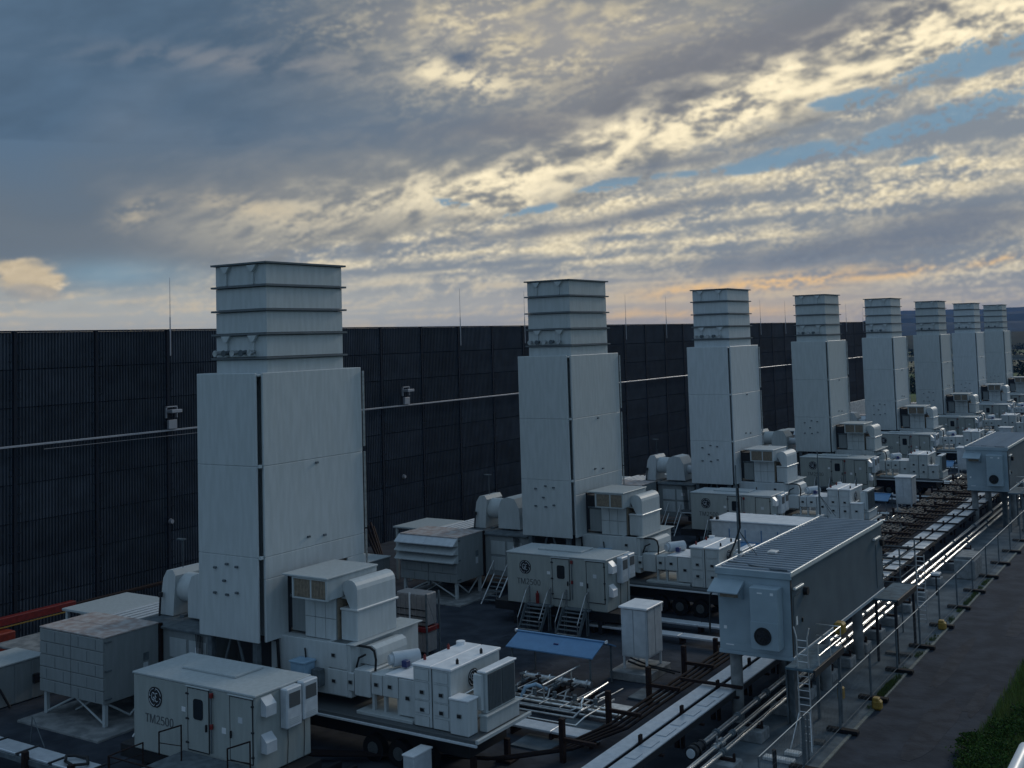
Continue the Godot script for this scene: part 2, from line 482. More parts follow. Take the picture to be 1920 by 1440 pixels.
func land() -> void:
	org = Vector3.ZERO
	var s := S(); sheet(s, -3000, -5000, 5000, 4000, -0.03); struct("ground", s, M.field0)
	s = S(); sheet(s, -40, -78, 292, -16.42, 0.0); struct("yard", s, M.yard)
	s = S(); sheet(s, -40, -20.9, 292, -16.44, 0.006); struct("path", s, M.path)
	s = S(); sheet(s, -40, -16.3, 400, -10.9, -0.02); struct("road", s, M.road)
	s = S(); box(s, V(-40, -0.1, -16.46), V(292, 0.05, -16.3), 0.02); struct("kerb", s, M.kerb)
	s = S(); box(s, V(-40, -0.1, -10.95), V(292, 0.06, -10.8), 0.02); struct("kerb", s, M.kerb)
	# the verge: a rough bank rising from the road
	s = S()
	var n := FastNoiseLite.new(); n.seed = 4; n.frequency = 0.35
	var hgt := func(x: float, z: float) -> float:
		var d := z + 10.8
		return 0.05 + clampf(d, 0.0, 3.0) * 0.28 + n.get_noise_2d(x, z) * 0.12 * clampf(d * 2.0, 0.0, 1.0)
	for i in 140:
		for j in 8:
			var x := 30.0 + i * 1.0; var z := -10.8 + j * 0.7
			var a := V(x, hgt.call(x, z), z); var b := V(x + 1.0, hgt.call(x + 1.0, z), z)
			var c := V(x + 1.0, hgt.call(x + 1.0, z + 0.7), z + 0.7); var d := V(x, hgt.call(x, z + 0.7), z + 0.7)
			quad(s, a, b, c, d, Vector3.UP)
	struct("verge", s, M.soil)
	# darker repairs in the asphalt of the yard and the road
	var pr := RandomNumberGenerator.new(); pr.seed = 31
	for q in [[52, -41, 2.6, 1.2], [57, -37, 1.6, 2.2], [61, -40, 3.0, 0.9], [60, -33.5, 1.4, 1.0], [83, -41, 3.0, 1.4], [91, -38, 2.0, 2.0], [57, -13.2, 5.0, 0.8], [68, -14.6, 6.0, 0.5], [84, -12.6, 9.0, 0.7], [110, -14.2, 12.0, 0.6], [34, -43.5, 1.8, 1.0], [62, -12.1, 3.0, 0.4]]:
		var pts := []
		for i in 14:
			var a := TAU * i / 14.0; var w := pr.randf_range(0.75, 1.15)
			pts.append(Vector2(q[0] + cos(a) * q[2] * w, q[1] + sin(a) * q[3] * w))
		var y0 := -0.016 if q[1] > -16 else 0.0
		s = S(); prism(s, pts, 1, y0, y0 + 0.006)
		struct("asphalt_patch", s, M.patch)
	# fields in long strips beyond the yard
	var r := RandomNumberGenerator.new(); r.seed = 12
	var x := 300.0
	for i in 26:
		var w := r.randf_range(14.0, 40.0) * (1.0 + i * 0.18)
		s = S(); sheet(s, x, -900.0 - 40.0 * i, x + w * 0.94, 300.0 + 30.0 * i, -0.02)
		struct("field", s, M["field%d" % (r.randi() % 5)])
		x += w
	# hedges and copses across the fields
	for i in 11:
		var hx := 330.0 + i * i * 9.0 + r.randf() * 20.0
		s = S()
		for k in 130:
			var c := V(hx + r.randf_range(-3, 3), 0.0, -60.0 - i * 10.0 + r.randf_range(-110, 150) * (1.0 + i * 0.12))
			var q := r.randf_range(0.8, 2.6) * (1.0 + 0.08 * i)
			crown(s, c + V(0, q * 0.55, 0), V(q * 1.3, q * 0.8, q * 1.6), r, 50, 0.75)
		var o := part(numbered("hedge"), s, M.wood, self)
		o.set_meta("kind", "stuff"); tag(o, "dark row of far trees across the fields, %s row beyond the yard" % (ORD[i] if i < 7 else ["eighth", "ninth", "tenth", "eleventh"][i - 7]), "trees", "tree rows across the fields")
	# an elevated road in the distance
	var via := thing("viaduct", "grey elevated road on piers crossing the far fields", "bridge", V(505, 0, -90))
	pbox("deck", V(500, 4.6, -170), V(509, 5.6, 60), M.block, via, 0.0)
	pbox("parapet", V(499.6, 5.6, -170), V(500, 6.5, 60), M.kerb, via, 0.0)
	for k in 12:
		pbox("pier", V(502, 0, -165 + k * 20), V(507, 4.6, -162.5 + k * 20), M.block, via, 0.0)
	org = Vector3.ZERO
	# wooded rise, then two ranges of mountains
	ridge("hill", 1100.0, 300.0, 13.0, 2.5, 2, 0.004, M.wood)
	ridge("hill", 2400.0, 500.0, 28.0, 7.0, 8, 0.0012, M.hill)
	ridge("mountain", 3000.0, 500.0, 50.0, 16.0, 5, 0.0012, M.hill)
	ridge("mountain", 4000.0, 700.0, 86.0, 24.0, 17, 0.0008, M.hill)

func ridge(called: String, dist: float, deep: float, h: float, amp: float, sd: int, fr: float, m: Material) -> void:
	var n := FastNoiseLite.new(); n.seed = sd; n.frequency = fr; n.fractal_octaves = 5
	var s := S()
	var cols := 150; var rows := 7
	var pt := func(i: int, j: int) -> Vector3:
		var a := -0.95 + 1.9 * i / cols - 0.12
		var d := dist + deep * (j / float(rows) - 0.5)
		var f := sin(PI * j / rows) * lerpf(0.3, 1.0, smoothstep(-0.29, -0.235, a))
		var p := V(d * cos(a), 0, d * sin(a))
		p.y = -1.0 + f * maxf(0.0, h + amp * n.get_noise_2d(p.x, p.z) * 1.4)
		return p
	for i in cols:
		for j in rows:
			quad(s, pt.call(i, j), pt.call(i + 1, j), pt.call(i + 1, j + 1), pt.call(i, j + 1), Vector3.UP)
	struct(called, s, m)

# leaf-sized faces spread through a crown
func crown(s: SurfaceTool, c: Vector3, rad: Vector3, r: RandomNumberGenerator, n: int, size: float) -> void:
	for i in n:
		var d := Vector3(r.randf_range(-1, 1), r.randf_range(-1, 1), r.randf_range(-1, 1))
		if d.length() > 1.0: d = d.normalized() * r.randf_range(0.6, 1.0)
		var p := c + d * rad
		var a := Vector3(r.randf_range(-1, 1), r.randf_range(-1, 1), r.randf_range(-1, 1)) * size
		var b := a.cross(Vector3(r.randf_range(-1, 1), r.randf_range(-1, 1), r.randf_range(-1, 1)).normalized())
		tri(s, p - a, p + a * 0.3 + b, p + a, a.cross(b) + Vector3(0.01, 0.02, 0))


# ---------------------------------------------------------------- the acoustic wall
const WX := 32.85
const WP := 6.5
const WZ := -70.0
const WH := 20.7

func wall() -> void:
	var w := thing("noise_wall", "long dark navy corrugated steel wall behind all the stacks", "wall", V(WX, 0, WZ))
	var bays := 36
	org = Vector3.ZERO
	var s := S()
	var wide := WP - 0.42; var tall := WH / 8.0 - 0.07
	var ribs := 24; var pitch := wide / ribs
	for i in ribs:
		var x := i * pitch
		var pr := [Vector2(x, 0), Vector2(x + pitch * 0.42, 0), Vector2(x + pitch * 0.52, 0.1), Vector2(x + pitch * 0.9, 0.1), Vector2(x + pitch, 0)]
		for k in 4:
			quad(s, V(pr[k].x, 0, pr[k].y), V(pr[k + 1].x, 0, pr[k + 1].y), V(pr[k + 1].x, tall, pr[k + 1].y), V(pr[k].x, tall, pr[k].y), V(-(pr[k + 1].y - pr[k].y), 0, pr[k + 1].x - pr[k].x))
	quad(s, V(0, tall, -0.1), V(wide, tall, -0.1), V(wide, tall, 0.0), V(0, tall, 0.0), Vector3.UP)
	var panel := s.commit()
	s = S()
	box(s, V(-0.2, 0, -0.05), V(0.2, WH, 0.0), 0.0)
	box(s, V(-0.035, 0, 0.0), V(0.035, WH, 0.12), 0.0)
	box(s, V(-0.12, 0, 0.12), V(0.12, WH, 0.15), 0.0)
	for k in 16:
		box(s, V(-0.48, 0.6 + k * 1.29, 0.0), V(0.48, 0.68 + k * 1.29, 0.12), 0.0)
		if k % 2 == 0: box(s, V(-0.4, 1.05 + k * 1.29, 0.0), V(0.4, 1.1 + k * 1.29, 0.12), 0.0)
	var post := s.commit()
	s = S()
	box(s, V(0, 0, -0.45), V(bays * WP, WH - 0.05, -0.12), 0.0)
	part("backing", s, M.wall_post, w)
	s = S()
	box(s, V(-0.2, WH - 0.02, -0.5), V(bays * WP + 0.2, WH + 0.08, 0.16), 0.02)
	part("coping", s, M.wall_post, w)
	for i in bays:
		for j in 8:
			var o := MeshInstance3D.new()
			o.name = "panel"; o.mesh = panel; o.material_override = M["wall%d" % ((i * 7 + j * 3 + i * j) % 3)]
			o.position = V(i * WP + 0.21, j * WH / 8.0 + 0.03, 0) * K
			w.add_child(o, true)
	for i in bays + 1:
		var o := MeshInstance3D.new()
		o.name = "post"; o.mesh = post; o.material_override = M.wall_post
		o.position = V(i * WP, 0, 0) * K
		w.add_child(o, true)
	# conduit and what hangs on it
	s = S(); org = V(WX, 12.95, WZ + 0.4)
	box(s, V(WX, 12.88, WZ + 0.34), V(WX + bays * WP, 13.02, WZ + 0.48), 0.02)
	single("conduit", s, M.conduit, org, "thin pale conduit running along the dark wall", "conduit")
	s = S(); org = V(WX, 12.3, WZ + 0.3)
	path(s, [V(48, 12.55, WZ + 0.15), V(62, 12.5, WZ + 0.15)], 0.02, 4)
	single("wall_cable", s, M.conduit, org, "faint thin cable under the conduit, left of the nearest stack", "cable")
	var lx := [58.9, 88.2, 169.0, 205.0]
	var lt := ["left of the nearest stack", "between the nearest and second stacks", "second gap, left", "second gap, right"]
	for i in 4:
		var l := thing("wall_floodlight", "small grey floodlight on a box above the wall conduit, " + lt[i], "light fitting", V(lx[i], 12.95, WZ + 0.4), "floodlights on the dark wall")
		pbox("junction_box", V(lx[i] - 0.4, 13.05, WZ + 0.34), V(lx[i] + 0.4, 13.75, WZ + 0.6), M.conduit, l)
		pbox("lamp_head", V(lx[i] - 0.5, 14.3, WZ + 0.5), V(lx[i] + 0.5, 14.55, WZ + 1.1), M.conduit, l)
		s = S(); box(s, V(lx[i] - 0.55, 13.9, WZ + 0.3), V(lx[i] - 0.48, 14.8, WZ + 0.5), 0.01); box(s, V(lx[i] + 0.48, 13.9, WZ + 0.3), V(lx[i] + 0.55, 14.8, WZ + 0.5), 0.01); box(s, V(lx[i] - 0.55, 14.72, WZ + 0.3), V(lx[i] + 0.55, 14.8, WZ + 0.5), 0.01)
		part("bracket", s, M.conduit, l)
	for i in 2:
		org = V([58.8, 87.65][i], 5.97, WZ + 0.3)
		s = S(); cyl(s, org, org + V(0, 0, 0.25), 0.22, 10, 0.16)
		single("wall_lamp", s, M.conduit, org, ["small pale round lamp low on the wall, left of the nearest stack", "small pale round lamp low on the wall, right of the nearest stack"][i], "lamp")
	# lightning rods on every other post
	var k := 0
	for i in range(4, 36, 2):
		if i == 6 or i == 8: continue
		org = V(WX + i * WP, WH - 2.0, WZ + 0.42)
		s = S(); cyl(s, org, org + V(0, 3.0, 0), 0.05, 6); cyl(s, org + V(0, 3.0, 0), org + V(0, 6.1, 0), 0.03, 5, 0.018)
		single("lightning_rod", s, M.conduit, org, "thin lightning rod on the dark wall, %s from the left" % ["first", "second", "third", "fourth", "fifth", "sixth", "seventh", "eighth", "ninth", "tenth", "eleventh", "twelfth", "thirteenth", "fourteenth"][k], "lightning rod", "lightning rods along the wall top")
		k += 1
	# white hoarding past the far end of the wall
	var h := thing("hoarding", "pale hoarding panels at the far foot of the dark wall", "hoarding", V(226, 0, -66))
	for i in 8:
		pbox("board", V(226 + i * 4.6, 0.1, -66.1), V(230.5 + i * 4.6, 4.4, -65.9), M.board, h, 0.02)


# ---------------------------------------------------------------- exhaust stacks
func stacks() -> void:
	var st := thing("exhaust_stack", "pale blue-grey square exhaust stack, nearest the camera of the eight", "exhaust stack", V(43.5, 0, -42.68), "exhaust stacks in a row")
	var x0 := 40.64; var x1 := 46.36; var z0 := -44.5; var z1 := -40.86
	var fl := [23.46, 22.3, 21.06, 19.84, 18.62]
	var fy := [23.4, 22.23, 20.99, 19.77, 18.55, 4.85]
	for i in 5:
		pbox("duct_section", V(x0, fy[i + 1] + (0.14 if i < 4 else 0.0), z0), V(x1, fy[i], z1), M.clad, st, 0.02)
		pbox("flange", V(x0 - 0.2, fl[i] - 0.05, z0 - 0.18), V(x1 + 0.18, fl[i] + 0.05, z1 + 0.18), M.flange, st, 0.015)
	for y: float in [22.3, 18.62]:
		for z: float in [-43.64, -41.72]:
			var s := S()
			var top := y + 1.06 + (0.0 if y > 20 else 0.1)
			box(s, V(x0 - 0.12, y + 0.1, z - 0.05), V(x0 - 0.0, top, z + 0.05), 0.01)
			prism(s, [Vector2(z - 0.32, top), Vector2(z + 0.32, top), Vector2(z + 0.08, top - 0.32), Vector2(z - 0.08, top - 0.32)], 0, x0 - 0.2, x0 - 0.005)
			part("bracket", s, M.clad, st)
	for i in 5:
		var z := -44.2 + i * 0.62
		var s := S(); cyl(s, V(x0 + 0.02, 18.95, z), V(x0 - 0.34, 18.9, z), 0.11, 8); cyl(s, V(x0 - 0.34, 18.9, z), V(x0 - 0.4, 18.9, z), 0.17, 8)
		part("nozzle", s, M.galv if i % 2 == 0 else M.steel, st)
	# cladding stands off the duct: three panels a side, open at the near corner
	var cy := [[4.78, 8.87], [8.879, 13.305], [13.314, 17.9]]
	for c in cy:
		pbox("cladding_panel", V(39.62, c[0], -44.88), V(39.76, c[1], -40.7), M.clad, st)
		pbox("cladding_panel", V(47.24, c[0], -44.7), V(47.38, c[1], -40.7), M.clad, st)
		pbox("cladding_panel", V(39.8, c[0], -44.88), V(47.38, c[1], -44.74), M.clad, st)
		if c[0] > 5.0:
			pbox("cladding_panel", V(39.95, c[0], -40.64), V(47.4, c[1], -40.5), M.clad, st)
	pbox("cladding_panel", V(39.95, 4.78, -40.64), V(41.5, 7.8, -40.5), M.clad, st)
	pbox("cladding_panel", V(39.95, 7.806, -40.64), V(47.4, 8.87, -40.5), M.clad, st)
	pbox("cladding_panel", V(46.0, 4.78, -40.64), V(47.4, 7.8, -40.5), M.clad, st)
	pbox("cladding_top", V(39.78, 17.72, -44.72), V(47.22, 17.82, -40.66), M.clad, st)
	pbox("frame", V(41.5, 4.9, -40.7), V(41.6, 7.8, -40.42), M.dark, st, 0.01)
	pbox("frame", V(41.5, 7.7, -40.68), V(45.6, 7.82, -40.4), M.dark, st, 0.01)
	for y: float in [5.0, 9.2, 13.6]:
		var s := S(); cyl(s, V(47.46, y, -40.42), V(47.46, y + 4.1, -40.42), 0.06, 6)
		part("edge_pipe", s, M.galv, st)
	for y: float in [8.87, 13.31]:
		pbox("clip", V(39.7, y - 0.08, -40.72), V(39.9, y + 0.08, -40.55), M.clad, st, 0.01)
	for p in [[-43.62, 8.22], [-42.78, 8.45], [-42.1, 8.36], [-42.98, 7.62], [-43.65, 6.98], [-42.79, 6.95], [-42.1, 7.1]]:
		pbox("lug", V(39.5, p[1] - 0.05, p[0] - 0.09), V(39.62, p[1] + 0.05, p[0] + 0.09), M.steel, st, 0.01)
	for p in [[43.7, 13.1], [44.2, 9.3], [43.0, 9.4]]:
		pbox("lug", V(p[0] - 0.1, p[1] - 0.05, -40.5), V(p[0] + 0.1, p[1] + 0.05, -40.4), M.steel, st, 0.01)
	pbox("collector", V(41.4, 2.0, -44.0), V(45.6, 4.8, -41.4), M.dark, st)
	for p in [[40.0, -44.4], [40.0, -41.2], [46.6, -44.4], [46.6, -41.2]]:
		pbox("leg", V(p[0] - 0.16, 0.1, p[1] - 0.16), V(p[0] + 0.16, 4.78, p[1] + 0.16), M.steel, st)
	for p in [[-44.3, -43.0], [-41.3, -42.5]]:
		var s := S(); path(s, [V(40.0, 4.7, p[1]), V(40.0, 1.2, p[0])], 0.09, 4)
		part("brace", s, M.steel, st)
	row(st, "exhaust_stack", 0, 7, "pale blue-grey square exhaust stack, %s of the eight from the camera")


# ---------------------------------------------------------------- control houses
func control_houses() -> void:
	var first: Node3D = null
	for k in 2:
		var h := thing("control_house", "grey-green control house with a round emblem, nearest of the row, dark platform at its doors" if k == 0 else "grey-green control house with a round emblem and two light stairs, second of the row", "control house", V(35.25 + D * k, 0, -38.6), "control houses below the stacks")
		var dx := D * k
		var f := 33.6 + dx
		var b := pbox("body", V(f, 1.48, -42.4), V(f + 3.3, 4.74, -34.78), M.house, h, 0.05)
		pbox("roof", V(f - 0.03, 4.745, -42.44), V(f + 3.33, 4.84, -34.75), M.paint, h, 0.03)
		pbox("roof_hatch", V(f + 1.3, 4.842, -40.7), V(f + 3.0, 4.95, -37.3), M.paint, h, 0.02)
		for i in 2:
			var z0: float = [-38.78, -36.2][i]; var z1: float = [-37.52, -34.93][i]
			var d := pbox("door", V(f - 0.045, 2.06, z0), V(f + 0.01, 4.62, z1), M.house, h, 0.02)
			var s := S()
			for e in [[z0 - 0.045, z0], [z1, z1 + 0.045]]: box(s, V(f - 0.03, 2.02, e[0]), V(f + 0.005, 4.66, e[1]), 0.0)
			box(s, V(f - 0.03, 4.625, z0), V(f + 0.005, 4.67, z1), 0.0)
			box(s, V(f - 0.03, 2.01, z0), V(f + 0.005, 2.055, z1), 0.0)
			part("door_seal", s, M.dark, h)
			for y: float in [2.3, 3.3, 4.35]:
				pbox("hinge", V(f - 0.09, y, (z0 - 0.12) if i == 0 else (z1 - 0.02)), V(f - 0.0, y + 0.07, (z0 + 0.06) if i == 0 else (z1 + 0.1)), M.dark, h, 0.01)
			pbox("handle", V(f - 0.14, 2.95, (z1 - 0.12) if i == 0 else (z0 + 0.05)), V(f - 0.05, 3.25, (z1 - 0.05) if i == 0 else (z0 + 0.11)), M.black, d, 0.015)
			if i == 0:
				var g := S(); prism(g, rounded(-38.13, 3.8, 0.29, 0.43, 0.12), 0, f - 0.075, f - 0.046)
				part("window", g, M.glass, d)
			s = S(); box(s, V(f - 0.1, 4.68, z0 - 0.1), V(f, 4.73, z1 + 0.1), 0.01)
			part("drip_strip", s, M.paint, h)
		var lg := S(); prism(lg, scallop(-40.93, 3.9, 0.46), 0, f - 0.02, f - 0.001)
		var em := part("emblem", lg, M.dark, h)
		emblem(V(f - 0.02, 3.9, -40.93), 0.46, true, em)
		lettering("model_lettering", "TM2500", V(f - 0.006, 2.94, -40.67), 0.52, true, M.grille, h)
		pbox("plate", V(f - 0.012, 3.56, -39.22), V(f, 3.76, -38.98), M.white, h, 0.0)
		pbox("plate", V(f - 0.012, 3.02, -36.74), V(f, 3.26, -36.5), M.white, h, 0.0)
		pbox("plate", V(f - 0.06, 3.62, -35.72), V(f - 0.045, 3.86, -35.46), M.ac, h, 0.0)
		var s2 := S(); cyl(s2, V(f - 0.08, 2.1, -37.3), V(f - 0.08, 4.7, -37.3), 0.035, 6)
		part("cable_pipe", s2, M.steel, h)
		pbox("beacon", V(f - 0.16, 4.4, -37.36), V(f - 0.02, 4.62, -37.2), M.red, h, 0.03)
		pbox("beacon", V(f - 0.14, 3.1, -37.36), V(f - 0.02, 3.32, -37.22), M.red, h, 0.03)
		var z := -34.78
		for y: float in [4.25, 2.75]:
			var g := S()
			prism(g, [Vector2(z, y + 0.42), Vector2(z + 0.32, y + 0.12), Vector2(z + 0.32, y - 0.33), Vector2(z, y - 0.33)], 0, f + 0.32, f + 0.92)
			part("vent_hood", g, M.white if k > 0 else M.ac, h)
		for i in 2:
			var ax := f + 1.42 + i * 1.0
			var a := pbox("air_conditioner", V(ax, 3.1 + i * 0.1, z), V(ax + 0.92, 4.75 + i * 0.05, z + 0.42), M.ac, h, 0.05)
			pbox("fan_grille", V(ax + 0.14, 3.95 + i * 0.1, z + 0.415), V(ax + 0.8, 4.55 + i * 0.05, z + 0.435), M.grille, a, 0.01)
			for q in 4: pbox("slat", V(ax + 0.16, 3.25 + q * 0.07, z + 0.418), V(ax + 0.78, 3.28 + q * 0.07, z + 0.43), M.paint, a, 0.0)
			var g := S(); path(g, [V(ax + 0.4, 3.1, z + 0.06), V(ax + 0.42, 2.4, z + 0.05), V(ax + 0.36, 1.5, z + 0.05)], 0.02, 4)
			part("drain_hose", g, M.dark, a)
		pbox("chassis", V(f + 0.2, 0.85, -43.6), V(f + 3.1, 1.45, -34.0), M.black, h)
		for p in [[-42.0, 0.4], [-35.5, 0.4], [-42.0, 2.9], [-35.5, 2.9]]:
			pbox("jack", V(f + p[1] - 0.15, 0.0, p[0] - 0.15), V(f + p[1] + 0.15, 0.9, p[0] + 0.15), M.dark, h)
		if k == 1: first = h
	row(first, "control_house", 1, 7, "grey-green control house with a round emblem and light stairs, %s of the row")
	# dark platform of the nearest house
	var pl := thing("entry_platform", "dark steel platform with railings at the nearest control house", "platform", V(32.0, 0, -37.5))
	pbox("deck", V(29.6, 1.88, -39.0), V(33.5, 1.98, -34.0), M.steel, pl, 0.02)
	for e in [[V(32.6, 1.98, -39.5), V(32.6, 1.98, -38.1)], [V(32.6, 1.98, -35.35), V(32.6, 1.98, -34.05)], [V(29.7, 1.98, -39.0), V(29.7, 1.98, -34.1)], [V(31.4, 1.98, -39.05), V(29.7, 1.98, -39.05)]]:
		var s := S()
		path(s, [e[0], e[0] + V(0, 0.95, 0), e[1] + V(0, 1.45 if e[0].x > 32 else 0.95, 0), e[1]], 0.035, 5)
		path(s, [e[0] + V(0, 0.5, 0), e[1] + V(0, 0.6, 0)], 0.02, 4)
		part("railing", s, M.brown, pl)
	for p in [[29.8, -38.8], [29.8, -34.2], [33.2, -38.8], [33.2, -34.2]]:
		pbox("leg", V(p[0] - 0.06, 0, p[1] - 0.06), V(p[0] + 0.06, 1.88, p[1] + 0.06), M.brown, pl, 0.01)
	# light stairs at the other houses
	for i in 2:
		var base := D
		var zc: float = [-39.7, -36.85][i]
		var t := thing("entry_stair", "light steel stair with handrails, %s one at the second control house" % ["left", "right"][i], "stair", V(32.6 + base, 0, zc), "stairs at the control houses")
		var x0 := 31.85 + base; var x1 := 33.0 + base
		pbox("landing", V(x1, 1.52, zc - 1.0), V(33.56 + base, 1.62, zc + 1.0), M.steel, t, 0.02)
		for q in 6:
			pbox("tread", V(x0 + q * 0.19, 0.25 + q * 0.225, zc - 0.76), V(x0 + 0.24 + q * 0.19, 0.3 + q * 0.225, zc + 0.76), M.galv if q % 2 == 0 else M.steel, t, 0.01)
		for sd: float in [-0.82, 0.82]:
			var s := S()
			prism(s, [Vector2(x0 - 0.15, 0.0), Vector2(x0 + 0.15, 0.0), Vector2(x1 + 0.05, 1.45), Vector2(x1 + 0.05, 1.66), Vector2(x1 - 0.2, 1.66)], 2, zc + sd - 0.03, zc + sd + 0.03)
			part("stringer", s, M.steel, t)
			s = S()
			path(s, [V(x0, 0.1, zc + sd), V(x0, 1.0, zc + sd), V(x1, 2.55, zc + sd), V(33.4 + base, 2.75, zc + sd), V(33.4 + base, 1.6, zc + sd)], 0.035, 5)
			part("handrail", s, M.galv, t)
			s = S()
			for q in 7: path(s, [V(x1 + q * 0.085, 1.6, zc + sd), V(x1 + q * 0.085, 2.57 + q * 0.02, zc + sd)], 0.01, 4)
			part("railing_mesh", s, M.steel, t)
			for q in [x1 + 0.05, 33.3 + base]:
				pbox("leg", V(q - 0.04, 0, zc + sd - 0.04), V(q + 0.04, 1.52, zc + sd + 0.04), M.steel, t, 0.01)
		row(t, "entry_stair", 1, 5, "light steel stair with handrails, " + ["left", "right"][i] + " one at the %s control house")
	org = V(34.0 + D, 2.4, -40.0)
	var fe := S(); cyl(fe, V(33.4 + D, 1.65, -39.9), V(33.4 + D, 2.3, -39.9), 0.12, 8); cyl(fe, V(33.4 + D, 2.3, -39.9), V(33.4 + D, 2.45, -39.9), 0.05, 6)
	single("fire_extinguisher", fe, M.red, org, "red fire extinguisher by the left stair of the second control house", "fire extinguisher")

func rounded(cx: float, cy: float, hx: float, hy: float, r: float) -> Array:
	var a := []
	for q in 4:
		var c := Vector2(cx + (hx - r) * (1 if q == 0 or q == 3 else -1), cy + (hy - r) * (1 if q < 2 else -1))
		for i in 4:
			var t := PI / 2 * (q + i / 3.0)
			a.append(c + Vector2(cos(t), sin(t)) * r)
	return a

func scallop(cx: float, cy: float, r: float) -> Array:
	var a := []
	for i in 48:
		var t := TAU * i / 48
		a.append(Vector2(cx, cy) + Vector2(cos(t), sin(t)) * r * (1.0 - 0.05 * absf(cos(t * 2.0)) ** 6.0))
	return a

# The monogram on the dark disc: a ring of four swashes and two script letters.
func emblem(c: Vector3, r: float, facing_x: bool, parent: Node) -> void:
	var at := func(u: float, v: float) -> Vector3:
		return c + (V(-0.006, v * r, u * r) if facing_x else V(u * r, v * r, 0.006))
	var s := S()
	for q in 4:
		var pts := []
		for i in 7:
			var t := PI / 2 * q + 0.25 + i * 0.19
			pts.append(at.call(cos(t) * 0.82, sin(t) * 0.82))
		var e := PI / 2 * q + 0.25 + 6 * 0.19
		pts.append(at.call(cos(e + 0.1) * 0.66, sin(e + 0.1) * 0.66))
		path(s, pts, 0.016, 4)
	var g := []
	for i in 9:
		var t := 0.7 + i * 0.62
		g.append(at.call(-0.24 + cos(t) * 0.22, 0.06 + sin(t) * 0.36))
	g.append(at.call(-0.2, -0.02)); g.append(at.call(-0.08, 0.0)); g.append(at.call(-0.12, -0.42))
	path(s, g, 0.02, 4)
	var e2 := []
	for i in 6:
		var t := 0.9 + i * 0.72
		e2.append(at.call(0.22 + cos(t) * 0.17, 0.21 + sin(t) * 0.19))
	for i in 6:
		var t := 1.9 + i * 0.72
		e2.append(at.call(0.24 + cos(t) * 0.2, -0.19 + sin(t) * 0.22))
	path(s, e2, 0.02, 4)
	part("monogram", s, M.ac, parent)


